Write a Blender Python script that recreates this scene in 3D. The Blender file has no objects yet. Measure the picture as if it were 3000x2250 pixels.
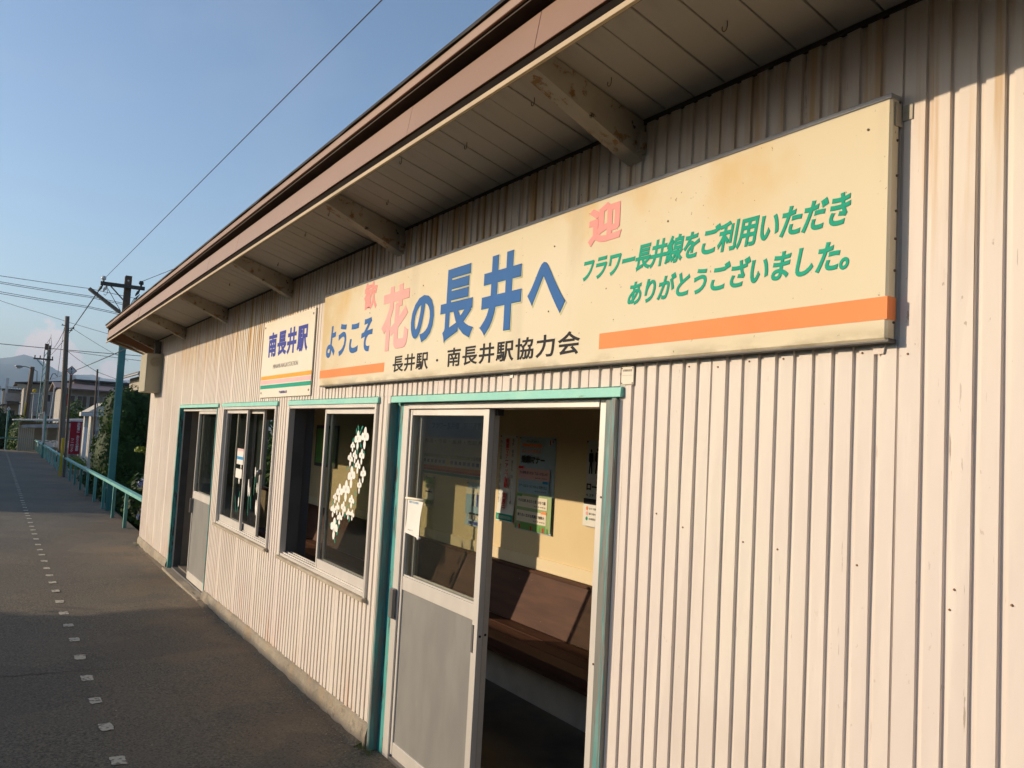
import bpy, bmesh, math, random
from mathutils import Vector, Matrix
R_ = math.radians
random.seed(7)
scene = bpy.context.scene
COL = scene.collection

# ------------------------------------------------------------------ camera
cam_d = bpy.data.cameras.new('camera'); cam = bpy.data.objects.new('camera', cam_d); COL.objects.link(cam)
cam_d.sensor_width = 36.0; cam_d.lens = 2427.0 / 3000.0 * 36.0
cam_d.clip_start = 0.05; cam_d.clip_end = 30000
_rt = Vector((0.5267776, 0.8482990, 0.0537972)); _dn = Vector((-0.0294015, 0.0814374, -0.9962447)); _fw = Vector((-0.8494945, 0.5232177, 0.0678407))
_m = Matrix((( _rt.x, -_dn.x, -_fw.x, 0.0), (_rt.y, -_dn.y, -_fw.y, -1.87), (_rt.z, -_dn.z, -_fw.z, 1.69), (0, 0, 0, 1)))
cam.matrix_world = _m
scene.camera = cam

# ------------------------------------------------------------------ light
SUN_S, SUN_T = 0.72, 0.35                      # travel of sunlight: (S, 1, -T)
sun_travel = Vector((SUN_S, 1.0, -SUN_T)).normalized()
SUN_EL = math.asin(-sun_travel.z)
sd = bpy.data.lights.new('sun', 'SUN'); sun = bpy.data.objects.new('sun', sd); COL.objects.link(sun)
sd.energy = 4.6; sd.angle = R_(0.55); sd.color = (1.0, 0.80, 0.57)
sun.rotation_euler = sun_travel.to_track_quat('-Z', 'Y').to_euler()

world = bpy.data.worlds.new('World'); scene.world = world; world.use_nodes = True
wn = world.node_tree; wn.nodes.clear()
w_out = wn.nodes.new('ShaderNodeOutputWorld'); w_bg = wn.nodes.new('ShaderNodeBackground')
sky = wn.nodes.new('ShaderNodeTexSky'); sky.sky_type = 'NISHITA'; sky.sun_disc = False
sky.sun_elevation = SUN_EL; sky.sun_rotation = math.atan2(-SUN_S, -1.0); sky.altitude = 200
sky.air_density = 1.0; sky.dust_density = 1.35; sky.ozone_density = 2.4
w_bg.inputs['Strength'].default_value = 0.15

def W(t, **k):
    n = wn.nodes.new(t)
    for a, b in k.items(): setattr(n, a, b)
    return n
def WM(op, a, b=None, c=None):
    n = W('ShaderNodeMath', operation=op)
    for i, v in enumerate((a, b, c)):
        if v is None: continue
        if isinstance(v, (int, float)): n.inputs[i].default_value = v
        else: wn.links.new(v, n.inputs[i])
    return n.outputs[0]
# low evening cumulus near the horizon, all the way round
tc = W('ShaderNodeTexCoord'); sep = W('ShaderNodeSeparateXYZ'); wn.links.new(tc.outputs['Generated'], sep.inputs[0])
el = sep.outputs['Z']
mp = W('ShaderNodeMapping'); mp.inputs['Scale'].default_value = (1.0, 1.0, 0.0); mp.inputs['Location'].default_value = (0.0, 0.215, 0.0)
wn.links.new(tc.outputs['Generated'], mp.inputs[0])
nz = W('ShaderNodeTexNoise'); nz.inputs['Scale'].default_value = 9.0; nz.inputs['Detail'].default_value = 2.0; wn.links.new(mp.outputs[0], nz.inputs['Vector'])
nz3 = W('ShaderNodeTexNoise'); nz3.inputs['Scale'].default_value = 70.0; nz3.inputs['Detail'].default_value = 6.0; nz3.inputs['Roughness'].default_value = 0.6; wn.links.new(tc.outputs['Generated'], nz3.inputs['Vector'])
top = WM('ADD', WM('ADD', 0.052, WM('MULTIPLY', WM('MAXIMUM', WM('SUBTRACT', nz.outputs['Fac'], 0.50), 0.0), 0.30)), WM('MULTIPLY', WM('SUBTRACT', nz3.outputs['Fac'], 0.5), 0.045))
cm = WM('MINIMUM', WM('MAXIMUM', WM('MULTIPLY', WM('SUBTRACT', top, el), 130.0), 0.0), 1.0)
# thin veil haze high up
mp2 = W('ShaderNodeMapping'); mp2.inputs['Scale'].default_value = (1.2, 3.0, 5.0); wn.links.new(tc.outputs['Generated'], mp2.inputs[0])
nz2 = W('ShaderNodeTexNoise'); nz2.inputs['Scale'].default_value = 2.2; nz2.inputs['Detail'].default_value = 6; wn.links.new(mp2.outputs[0], nz2.inputs['Vector'])
veil = WM('MULTIPLY', WM('MAXIMUM', WM('SUBTRACT', nz2.outputs['Fac'], 0.5), 0.0), 0.14)
cf = WM('MINIMUM', WM('ADD', WM('MULTIPLY', cm, 0.75), veil), 1.0)
mixw = W('ShaderNodeMix', data_type='RGBA')
wn.links.new(cf, mixw.inputs['Factor']); wn.links.new(sky.outputs[0], mixw.inputs['A']); mixw.inputs['B'].default_value = (7.0, 5.4, 5.1, 1)
wn.links.new(mixw.outputs['Result'], w_bg.inputs['Color']); wn.links.new(w_bg.outputs[0], w_out.inputs[0])

vs = scene.view_settings
vs.view_transform = 'Standard'; vs.look = 'None'; vs.exposure = 0.30; vs.gamma = 1.0; vs.use_curve_mapping = False

# ------------------------------------------------------------------ mesh helpers
ORG = {}
class MB:
    def __init__(s): s.v = []; s.f = []
    def quad(s, a, b, c, d):
        n = len(s.v); s.v += [tuple(a), tuple(b), tuple(c), tuple(d)]; s.f.append((n, n+1, n+2, n+3)); return s
    def poly(s, pts):
        n = len(s.v); s.v += [tuple(p) for p in pts]; s.f.append(tuple(range(n, n+len(pts)))); return s
    def box(s, x0, x1, y0, y1, z0, z1):
        n = len(s.v)
        s.v += [(x0,y0,z0),(x1,y0,z0),(x1,y1,z0),(x0,y1,z0),(x0,y0,z1),(x1,y0,z1),(x1,y1,z1),(x0,y1,z1)]
        s.f += [tuple(n+i for i in q) for q in ((0,3,2,1),(4,5,6,7),(0,1,5,4),(1,2,6,5),(2,3,7,6),(3,0,4,7))]
        return s
    def prism_x(s, yz, x0, x1):      # polygon in (y,z), counter-clockwise seen from +x, run along x
        n = len(s.v); k = len(yz)
        s.v += [(x0, y, z) for y, z in yz] + [(x1, y, z) for y, z in yz]
        s.f.append(tuple(n+i for i in reversed(range(k)))); s.f.append(tuple(n+k+i for i in range(k)))
        for i in range(k):
            j = (i+1) % k; s.f.append((n+i, n+j, n+k+j, n+k+i))
        return s
    def prism_y(s, xz, y0, y1):      # polygon in (x,z) run along y
        n = len(s.v); k = len(xz)
        s.v += [(x, y0, z) for x, z in xz] + [(x, y1, z) for x, z in xz]
        s.f.append(tuple(n+i for i in range(k))); s.f.append(tuple(n+k+i for i in reversed(range(k))))
        for i in range(k):
            j = (i+1) % k; s.f.append((n+j, n+i, n+k+i, n+k+j))
        return s
    def tube(s, pts, r, n=8, cap=True):
        pts = [Vector(p) for p in pts]; rr = r if isinstance(r, (list, tuple)) else [r]*len(pts)
        base = len(s.v); u = None
        for i, p in enumerate(pts):
            d = (pts[min(i+1, len(pts)-1)] - pts[max(i-1, 0)]).normalized()
            if u is None:
                a = Vector((0,0,1)) if abs(d.z) < .9 else Vector((1,0,0))
                u = d.cross(a).normalized()
            else: u = (u - d*u.dot(d)).normalized()
            w = d.cross(u)
            for k in range(n):
                t = 2*math.pi*k/n
                s.v.append(tuple(p + (u*math.cos(t) + w*math.sin(t))*rr[i]))
        for i in range(len(pts)-1):
            for k in range(n):
                j = (k+1) % n
                s.f.append((base+i*n+k, base+i*n+j, base+(i+1)*n+j, base+(i+1)*n+k))
        if cap:
            s.f.append(tuple(base+k for k in reversed(range(n)))); s.f.append(tuple(base+(len(pts)-1)*n+k for k in range(n)))
        return s
    def bar(s, p, q, w, h, up=(0,0,1)):  # rectangular bar from p to q
        p = Vector(p); q = Vector(q); d = (q-p).normalized(); up = Vector(up)
        sd_ = d.cross(up).normalized()*w/2; un = sd_.cross(d).normalized()*h/2
        n = len(s.v)
        for c in (p, q):
            for a, b in ((-1,-1),(1,-1),(1,1),(-1,1)): s.v.append(tuple(c+sd_*a+un*b))
        s.f += [tuple(n+i for i in f) for f in ((0,1,2,3),(7,6,5,4),(0,4,5,1),(1,5,6,2),(2,6,7,3),(3,7,4,0))]
        return s
    def sphere(s, c, r, nu=10, nv=6, sx=1, sy=1, sz=1, jit=0, rnd=None):
        c = Vector(c); base = len(s.v)
        for j in range(nv+1):
            ph = math.pi*j/nv
            for i in range(nu):
                th = 2*math.pi*i/nu
                k = r*(1+(rnd.uniform(-jit, jit) if rnd else 0))
                s.v.append((c.x+k*sx*math.sin(ph)*math.cos(th), c.y+k*sy*math.sin(ph)*math.sin(th), c.z+k*sz*math.cos(ph)))
        for j in range(nv):
            for i in range(nu):
                k = (i+1) % nu
                s.f.append((base+j*nu+i, base+(j+1)*nu+i, base+(j+1)*nu+k, base+j*nu+k))
        return s
    def build(s, name, m, parent=None, smooth=False, bevel=0.0, kind=None):
        me = bpy.data.meshes.new(name)
        o0 = ORG.get(parent.name, (0,0,0)) if parent else (0,0,0)
        me.from_pydata([(x-o0[0], y-o0[1], z-o0[2]) for x, y, z in s.v], [], s.f)
        ms = m if isinstance(m, (list, tuple)) else [m]
        for q in ms: me.materials.append(q)
        if smooth: me.polygons.foreach_set('use_smooth', [True]*len(me.polygons))
        me.update()
        ob = bpy.data.objects.new(name, me); COL.objects.link(ob)
        if parent: ob.parent = parent; ORG[ob.name] = o0
        if bevel:
            b = ob.modifiers.new('bevel', 'BEVEL'); b.width = bevel; b.segments = 1; b.limit_method = 'ANGLE'
        if kind: ob['kind'] = kind
        return ob
def tag(o, label, cat, group=None):
    o['label'] = label; o['category'] = cat
    if group: o['group'] = group
    return o
def thing(name, label, cat, loc=(0,0,0), group=None):
    o = bpy.data.objects.new(name, None); COL.objects.link(o); o.location = loc; o.empty_display_size = .1
    ORG[o.name] = tuple(loc); tag(o, label, cat, group); return o
def share(src, parent, dx=0, dy=0, dz=0):      # a copy sharing mesh data, moved
    o = src.copy(); COL.objects.link(o); o.parent = parent; o.location = (src.location.x+dx, src.location.y+dy, src.location.z+dz)
    ORG[o.name] = ORG.get(src.name, (0,0,0)); return o
def B(name, m, parent, x0, x1, y0, y1, z0, z1, bevel=0.0015):
    return MB().box(x0, x1, y0, y1, z0, z1).build(name, m, parent, bevel=bevel)

# ------------------------------------------------------------------ materials
class NT:
    def __init__(s, name):
        s.m = bpy.data.materials.new(name); s.m.use_nodes = True; s.t = s.m.node_tree; s.t.nodes.clear()
        s.out = s.n('ShaderNodeOutputMaterial'); s.b = s.n('ShaderNodeBsdfPrincipled'); s.l(s.b.outputs[0], s.out.inputs['Surface'])
        s._co = None
    def n(s, t, **k):
        x = s.t.nodes.new(t)
        for a, b in k.items(): setattr(x, a, b)
        return x
    def l(s, a, b): s.t.links.new(a, b)
    def co(s):
        if not s._co: s._co = s.n('ShaderNodeTexCoord').outputs['Object']
        return s._co
    def set(s, i, v):
        inp = s.b.inputs[i]
        if hasattr(v, 'is_output') or isinstance(v, bpy.types.NodeSocket): s.l(v, inp)
        else: inp.default_value = (*v, 1) if isinstance(v, (tuple, list)) and len(v) == 3 else v
    def noise(s, scale=5.0, detail=4, rough=.55, stretch=None, loc=(0,0,0), dist=0):
        x = s.n('ShaderNodeTexNoise'); x.inputs['Scale'].default_value = scale; x.inputs['Detail'].default_value = detail
        x.inputs['Roughness'].default_value = rough; x.inputs['Distortion'].default_value = dist
        mp = s.n('ShaderNodeMapping'); mp.inputs['Location'].default_value = loc
        if stretch: mp.inputs['Scale'].default_value = stretch
        s.l(s.co(), mp.inputs[0]); s.l(mp.outputs[0], x.inputs['Vector'])
        return x.outputs['Fac']
    def ramp(s, f, a, b, lo=0.0, hi=1.0):
        x = s.n('ShaderNodeMapRange', interpolation_type='SMOOTHSTEP'); s.l(f, x.inputs[0])
        x.inputs[1].default_value = a; x.inputs[2].default_value = b; x.inputs[3].default_value = lo; x.inputs[4].default_value = hi
        return x.outputs[0]
    def mul(s, a, b, op='MULTIPLY'):
        x = s.n('ShaderNodeMath', operation=op)
        for i, v in enumerate((a, b)):
            if isinstance(v, (int, float)): x.inputs[i].default_value = v
            else: s.l(v, x.inputs[i])
        return x.outputs[0]
    def mix(s, f, a, b):
        x = s.n('ShaderNodeMix', data_type='RGBA')
        for k, v in (('Factor', f), ('A', a), ('B', b)):
            if isinstance(v, (int, float)): x.inputs[k].default_value = v
            elif isinstance(v, (tuple, list)): x.inputs[k].default_value = (*v, 1)
            else: s.l(v, x.inputs[k])
        return x.outputs['Result']
    def z(s):
        q = s.n('ShaderNodeSeparateXYZ'); s.l(s.co(), q.inputs[0]); return q.outputs
    def bump(s, h, strength=.3, dist=.01):
        x = s.n('ShaderNodeBump'); x.inputs['Strength'].default_value = strength; x.inputs['Distance'].default_value = dist
        s.l(h, x.inputs['Height']); s.l(x.outputs[0], s.b.inputs['Normal'])
def pm(name, c1, c2=None, scale=8, lo=.35, hi=.7, rough=.7, metal=0.0, stretch=None, bump=0, bdist=.004, bscale=None, detail=4, spec=None):
    t = NT(name); f = t.noise(scale, detail, stretch=stretch)
    if c2: t.set('Base Color', t.mix(t.ramp(f, lo, hi), c1, c2))
    else: t.set('Base Color', c1)
    t.set('Roughness', rough); t.set('Metallic', metal)
    if spec is not None: t.set('Specular IOR Level', spec)
    if bump: t.bump(t.noise(bscale or scale*4, 3, stretch=stretch), bump, bdist)
    return t.m
M = {}
# painted corrugated siding with rust and rain streaks
t = NT('siding_paint'); xyz = t.z()
base = t.mix(t.ramp(t.noise(1.1, 3), .35, .7), (.70, .625, .565), (.715, .655, .575))
base = t.mix(t.mul(t.ramp(t.noise(2.0, 5, stretch=(5, 5, .8)), .52, .75), .22), base, (.58, .50, .43))
streak = t.mul(t.ramp(t.noise(3.0, 4, stretch=(9, 9, .35)), .44, .66), t.ramp(xyz['Z'], 2.05, 2.62))
big = t.ramp(t.noise(.55, 2, stretch=(1, 1, .2), loc=(3.1, 0, 0)), .42, .62)
zone = t.mul(t.ramp(xyz['X'], -5.9, -4.2), t.ramp(xyz['X'], -.8, -2.4)); big = t.mul(big, t.mul(zone, .9), 'MAXIMUM')
rz = t.mul(t.ramp(xyz['X'], 4.45, 4.75), .75); big = t.mul(big, rz, 'MAXIMUM')
base = t.mix(t.mul(t.mul(streak, big), .9), base, (.52, .31, .10))
scr = t.mul(t.ramp(t.noise(5, 5, .65, stretch=(13, 13, .7), loc=(2, 0, 7)), .655, .68), t.ramp(t.noise(.9, 2, loc=(8, 1, 3)), .46, .56)); base = t.mix(t.mul(scr, .7), base, (.25, .19, .15))
pale = t.ramp(t.noise(3.0, 5, .6, stretch=(6, 6, .5), loc=(4, 0, 1)), .60, .72); base = t.mix(t.mul(pale, .35), base, (.80, .74, .66))
grime = t.ramp(t.noise(.8, 5, .6, loc=(1, 5, 2)), .50, .72); base = t.mix(t.mul(grime, .42), base, (.55, .475, .40))
foot = t.mul(t.ramp(t.noise(2.6, 4, stretch=(6, 6, 1.2), loc=(5, 0, 0)), .5, .7), t.ramp(xyz['Z'], .55, .05))
base = t.mix(t.mul(foot, .55), base, (.62, .36, .22))
speck = t.ramp(t.noise(34, 3, stretch=(1.6, 1.6, .8)), .70, .735)
reg = t.ramp(t.noise(1.3, 3, loc=(0, 0, 9)), .48, .62)
base = t.mix(t.mul(t.mul(speck, reg), t.ramp(xyz['Z'], 1.7, 2.6, .25, .9)), base, (.20, .115, .06))
t.set('Base Color', base); t.set('Roughness', .62); t.set('Specular IOR Level', .18)
t.bump(t.noise(3.5, 3, stretch=(1.5, 1, .5)), .38, .02); M['siding'] = t.m
# teal paint, flaking to grey wood
def teal(name, a, b, wear, lo, hi, stretch=(3, 3, .5)):
    t = NT(name); c = t.mix(t.ramp(t.noise(6, 4), .4, .65), a, b)
    w = t.ramp(t.noise(9, 6, .65, stretch=stretch), lo, hi)
    c = t.mix(w, c, wear); t.set('Base Color', c); t.set('Roughness', .55); t.bump(t.mul(w, -1.0), .5, .004); return t.m
M['teal'] = teal('teal_paint', (.045, .32, .30), (.08, .38, .34), (.085, .085, .065), .53, .58, (4, 4, .6))
M['teal_lit'] = teal('sunlit_teal_paint', (.20, .56, .47), (.26, .60, .49), (.33, .45, .30), .62, .72, (1, 3, 3))  # the teal paint again, its sunlit tone put into the colour
M['tealwood'] = teal('worn_teal_wood', (.10, .28, .27), (.16, .30, .28), (.20, .19, .17), .44, .56, (5, 5, .25))
M['tealsteel'] = pm('teal_steel', (.03, .17, .18), (.05, .23, .23), 3, rough=.5, bump=.1)
M['railteal'] = pm('railing_teal_paint', (.14, .40, .36), (.20, .47, .41), 4, rough=.5, bump=.1)
M['alu'] = pm('aluminium_frame', (.62, .58, .53), (.70, .66, .60), 4, rough=.42, metal=.25, stretch=(1, 1, .3))
M['aludark'] = pm('dark_aluminium', (.20, .19, .18), (.26, .24, .22), 5, rough=.4, metal=.5)
t = NT('door_grey_sheet'); f = t.noise(3, 5, stretch=(2, 2, .7)); c = t.mix(t.ramp(f, .35, .7), (.255, .25, .235), (.31, .30, .28))
sc = t.ramp(t.noise(7, 6, .6, stretch=(7, 7, .5), loc=(1, 0, 4)), .70, .74); c = t.mix(t.mul(sc, .5), c, (.66, .64, .6))
t.set('Base Color', c); t.set('Roughness', .38); t.set('Metallic', .15); t.bump(t.noise(2, 2), .15, .02); M['doorgrey'] = t.m
M['jambdark'] = pm('shade_dark_jamb', (.075, .07, .066), (.10, .094, .088), 5, rough=.6)  # jamb shade put into the colour; the sign's bottom trim uses it too
M['steel'] = pm('galvanised_steel', (.30, .30, .31), (.38, .38, .39), 6, rough=.45, metal=.5)
M['black'] = pm('black_rubber', (.015, .014, .013), rough=.7)
M['dark'] = pm('dark_metal', (.05, .045, .04), (.08, .07, .06), 8, rough=.55)
def glass(name, tint, refl):
    m = bpy.data.materials.new(name); m.use_nodes = True; nt = m.node_tree; nt.nodes.clear()
    o = nt.nodes.new('ShaderNodeOutputMaterial'); tr = nt.nodes.new('ShaderNodeBsdfTransparent'); gl = nt.nodes.new('ShaderNodeBsdfGlossy')
    fr = nt.nodes.new('ShaderNodeFresnel'); fr.inputs['IOR'].default_value = refl; mx = nt.nodes.new('ShaderNodeMixShader')
    tr.inputs['Color'].default_value = (*tint, 1); gl.inputs['Roughness'].default_value = .015
    ge = nt.nodes.new('ShaderNodeNewGeometry'); mu = nt.nodes.new('ShaderNodeMath'); mu.operation = 'SUBTRACT'; mu.use_clamp = True
    nt.links.new(fr.outputs[0], mu.inputs[0]); nt.links.new(ge.outputs['Backfacing'], mu.inputs[1])      # only the outer faces of a pane mirror
    nt.links.new(mu.outputs[0], mx.inputs[0]); nt.links.new(tr.outputs[0], mx.inputs[1]); nt.links.new(gl.outputs[0], mx.inputs[2]); nt.links.new(mx.outputs[0], o.inputs[0])
    return m
M['glass'] = glass('window_glass', (.86, .87, .84), 1.36)
# asphalt with dust near the wall and a crack
t = NT('asphalt'); xyz = t.z()
f = t.noise(70, 4, .75); c = t.mix(t.ramp(f, .36, .66), (.056, .047, .032), (.200, .170, .120))
c = t.mix(t.mul(t.ramp(t.noise(1.1, 5, .6, stretch=(.6, 1, 1)), .45, .7), .55), c, (.150, .120, .085))
dust = t.mul(t.ramp(xyz['Y'], -1.25, -.05), t.ramp(t.noise(1.6, 5, .6, loc=(4, 2, 0)), .36, .62))
c = t.mix(t.mul(dust, .65), c, (.20, .135, .08))
pat = t.ramp(t.noise(.55, 3, loc=(9, 2, 0)), .50, .53); c = t.mix(t.mul(pat, .25), c, (.055, .05, .045))
st = t.ramp(t.noise(400, 2), .66, .72); c = t.mix(t.mul(st, .5), c, (.22, .20, .17))
dk = t.ramp(t.noise(42, 3, .6, loc=(3, 3, 3)), .60, .66); c = t.mix(t.mul(dk, .6), c, (.02, .018, .016))
t.set('Base Color', c); t.set('Roughness', .85); t.bump(t.mul(t.noise(150, 3, .7), t.noise(45, 3), 'ADD'), .7, .006); M['asphalt'] = t.m
M['paint'] = pm('worn_road_paint', (.50, .46, .36), (.17, .15, .125), 34, .50, .62, rough=.8, bump=.4)
t = NT('old_concrete'); xyz = t.z(); c = t.mix(t.ramp(t.noise(3, 6, .65), .35, .7), (.36, .31, .235), (.25, .215, .165))
c = t.mix(t.mul(t.ramp(t.noise(14, 5, .7), .55, .7), .6), c, (.13, .11, .085)); c = t.mix(t.mul(t.ramp(t.noise(5, 4, stretch=(1, 1, .4), loc=(2, 0, 0)), .5, .7), .5), c, (.42, .29, .15))
t.set('Base Color', c); t.set('Roughness', .9); t.bump(t.noise(26, 6, .7), .9, .012); M['concrete'] = t.m
M['soffit'] = pm('soffit_board_paint', (.46, .415, .36), (.34, .30, .26), 2.2, rough=.75, stretch=(2, .7, 1), bump=.2, bscale=30)
t = NT('peeling_steel_paint'); c = t.mix(t.ramp(t.noise(4, 4), .4, .7), (.44, .39, .31), (.36, .31, .24))
ru = t.ramp(t.noise(9, 6, .7), .53, .60); c = t.mix(ru, c, (.27, .15, .05)); dk = t.ramp(t.noise(17, 5, .6, loc=(5, 1, 0)), .66, .70); c = t.mix(dk, c, (.05, .035, .02))
t.set('Base Color', c); t.set('Roughness', .7); t.bump(t.mul(ru, -1.0), .6, .006); M['bracket'] = t.m
M['fascia'] = pm('brown_fascia_paint', (.205, .100, .052), (.235, .118, .064), 1.2, rough=.5, bump=.1)
M['fasciadark'] = pm('gap_shade_brown', (.045, .03, .022), (.07, .05, .035), 6, rough=.8, bump=.3)  # shade of the eave gaps put into the colour; the crack uses it too
M['lip'] = pm('cream_drip_edge', (.44, .32, .18), (.36, .26, .14), 3, rough=.6)
M['sillwood'] = pm('weathered_sill', (.34, .28, .20), (.46, .40, .31), 7, rough=.8, stretch=(1, 4, 4), bump=.4)
M['gapblack'] = pm('recess_shade_black', (.014, .011, .009), (.022, .017, .013), 6, rough=.95, spec=.05)  # shade of the fascia recess put into the colour
M['rooftop'] = pm('black_roofing', (.02, .018, .016), (.035, .03, .027), 9, rough=.85, bump=.4)
t = NT('welcome_board_face'); xyz = t.z()
c = t.mix(t.ramp(t.noise(.9, 3), .35, .65), (.735, .665, .515), (.71, .63, .455))
yel = t.mul(t.ramp(t.noise(1.6, 4, .6, loc=(1.2, 0, .4)), .46, .70), t.ramp(xyz['Z'], .28, .62))
c = t.mix(t.mul(yel, .85), c, (.66, .43, .15))
edge = t.mul(t.ramp(xyz['X'], -1.45, -2.1), t.ramp(t.noise(2.3, 4, loc=(7, 0, 2)), .34, .6)); c = t.mix(t.mul(edge, .65), c, (.58, .42, .20))
low = t.mul(t.ramp(xyz['Z'], .05, .0), t.ramp(t.noise(6, 4, stretch=(1, 1, 3)), .4, .62)); c = t.mix(t.mul(low, .6), c, (.40, .33, .22))
c = t.mix(t.mul(t.ramp(t.noise(60, 3), .72, .74), .8), c, (.22, .14, .07))
c = t.mix(t.mul(t.ramp(t.noise(4, 5, stretch=(1, 1, .25)), .58, .75), .22), c, (.45, .38, .28))
t.set('Base Color', c); t.set('Roughness', .8); t.set('Specular IOR Level', .08); M['boardface'] = t.m
M['signwhite'] = pm('name_board_enamel', (.78, .74, .63), (.75, .69, .56), 2, rough=.6, spec=.1)
M['cream_wall'] = pm('cream_interior_wall', (.72, .575, .33), (.68, .53, .30), 2, rough=.75)
M['cream_strip'] = pm('cream_dado_strip', (.76, .63, .40), (.70, .57, .35), 2, rough=.6)
t = NT('brown_bench_wood'); f = t.noise(2, 5, stretch=(1, 8, 8)); c = t.mix(t.ramp(f, .35, .7), (.105, .050, .032), (.07, .033, .022))
c = t.mix(t.mul(t.ramp(t.noise(60, 3, stretch=(.3, 1, 1)), .72, .75), .6), c, (.4, .32, .25)); t.set('Base Color', c); t.set('Roughness', .6); t.set('Specular IOR Level', .12); t.bump(f, .15, .003); M['bench'] = t.m
M['plinth'] = pm('whitewashed_plinth', (.66, .61, .53), (.46, .42, .36), 3, .4, .75, rough=.9, bump=.4)
M['floor'] = pm('dirty_concrete_floor', (.17, .14, .105), (.10, .085, .068), 2.5, rough=.8, bump=.3)
M['pillar'] = pm('blue_grey_pillar_paint', (.075, .09, .115), (.06, .075, .10), 2, rough=.6)
M['inner'] = pm('interior_lining', (.30, .25, .19), (.24, .2, .15), 3, rough=.8)
def flat(name, c, rough=.7): M[name] = pm(name, c, tuple(x*.93 for x in c), 5, rough=rough, spec=.12); return M[name]
for n_, c_ in dict(ink_pink=(.86, .36, .34), ink_rose=(.88, .44, .42), ink_blue=(.045, .15, .40), ink_navy=(.055, .075, .36), ink_green=(.02, .36, .24), ink_black=(.03, .03, .035),
                   ink_lime=(.70, .70, .40), ink_orange=(.88, .29, .11), ink_tan=(.80, .40, .06), stripe_pink=(.82, .50, .50), stripe_green=(.02, .36, .25), ink_red=(.62, .04, .04), ink_grey=(.35, .32, .30),
                   paper=(.78, .76, .70), paper_grey=(.60, .60, .58), poster_blue=(.42, .55, .62), poster_green=(.34, .46, .22), poster_leaf=(.16, .36, .10), poster_pink=(.72, .46, .46), poster_sky=(.36, .52, .64), poster_cream=(.80, .73, .58),
                   mascot_blue=(.03, .30, .62), petal=(.85, .84, .78), leaf_sticker=(.03, .28, .20), banner_red=(.34, .018, .032), yellow=(.62, .42, .03), km_white=(.62, .60, .58), km_red=(.35, .05, .05),
                   fare_orange=(.62, .16, .05), fare_red=(.45, .07, .06), fare_teal=(.02, .24, .22), plate=(.78, .72, .60), box_beige=(.40, .37, .28), white_wall=(.50, .47, .41)).items(): flat(n_, c_)
M['wood'] = pm('weathered_pole_wood', (.20, .16, .12), (.12, .095, .07), 5, rough=.9, stretch=(6, 6, .4), bump=.5)
M['wire'] = pm('wire', (.03, .03, .032), rough=.6)
M['porcelain'] = pm('porcelain', (.65, .62, .58), rough=.25)
M['nail'] = pm('rusty_nail', (.26, .13, .06), (.20, .10, .05), 30, rough=.8)
M['rust'] = pm('rusty_steel', (.10, .07, .05), (.17, .10, .06), 12, rough=.8, bump=.3)
def leafm(name, a, b):
    t = NT(name); c = t.mix(t.ramp(t.noise(2.2, 3), .35, .68), a, b); t.set('Base Color', c); t.set('Roughness', .6); t.set('Specular IOR Level', .15)
    tr = t.n('ShaderNodeBsdfTranslucent'); t.l(c, tr.inputs['Color']); mx = t.n('ShaderNodeMixShader'); mx.inputs[0].default_value = .25
    t.l(t.b.outputs[0], mx.inputs[1]); t.l(tr.outputs[0], mx.inputs[2]); t.l(mx.outputs[0], t.out.inputs['Surface']); return t.m
M['ivy'] = leafm('ivy_leaf', (.022, .055, .012), (.045, .095, .018))
M['leaf'] = leafm('shrub_leaf', (.04, .085, .02), (.085, .14, .03))
M['leafdark'] = leafm('dark_leaf', (.018, .045, .012), (.04, .075, .018))
M['leafyel'] = leafm('yellow_green_leaf', (.16, .21, .03), (.24, .28, .05))
M['grass'] = leafm('grass_blade', (.07, .11, .03), (.12, .14, .05))
M['hydrangea'] = pm('hydrangea_petal', (.18, .22, .42), (.25, .26, .45), 9, rough=.7)
M['ground'] = pm('ground_soil', (.10, .085, .055), (.07, .09, .035), .6, rough=.95, bump=.5, bscale=8, bdist=.05)
M['pathc'] = pm('pale_path', (.30, .27, .23), (.24, .215, .18), .8, rough=.9)
M['mountain'] = pm('wooded_mountain', (.10, .13, .11), (.07, .10, .085), .004, rough=1)

# ================================================================== SETTING
def lerp_pts(x, pts):
    for (a, b), (c, d) in zip(pts, pts[1:]):
        if x <= c: return b + (d-b)*(x-a)/(c-a) if x >= a else b
    return pts[-1][1]
GZ = [(-60, -.11), (-20, -.11), (-13, -.09), (-4.4, -.035), (20, -.02)]
gz = lambda x: lerp_pts(x, GZ)
def structure(o): o['kind'] = 'structure'; return o
LOW = -1.0
# surrounding ground, one sheet out to the horizon (rises gently to the foothills)
mb = MB(); N = 48
xs = [-7500, -4000, -1500, -600, -300, -150, -90, -60, -40, -20, 0, 20, 60, 200, 1000, 7500]
ys = [-7500, -2000, -500, -120, -40, -12, -5, 3, 9, 20, 50, 120, 500, 2000, 7500]
for i in range(len(xs)-1):
    for j in range(len(ys)-1):
        mb.quad((xs[i], ys[j], LOW), (xs[i+1], ys[j], LOW), (xs[i+1], ys[j+1], LOW), (xs[i], ys[j+1], LOW))
structure(mb.build('ground', M['ground']))
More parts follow.
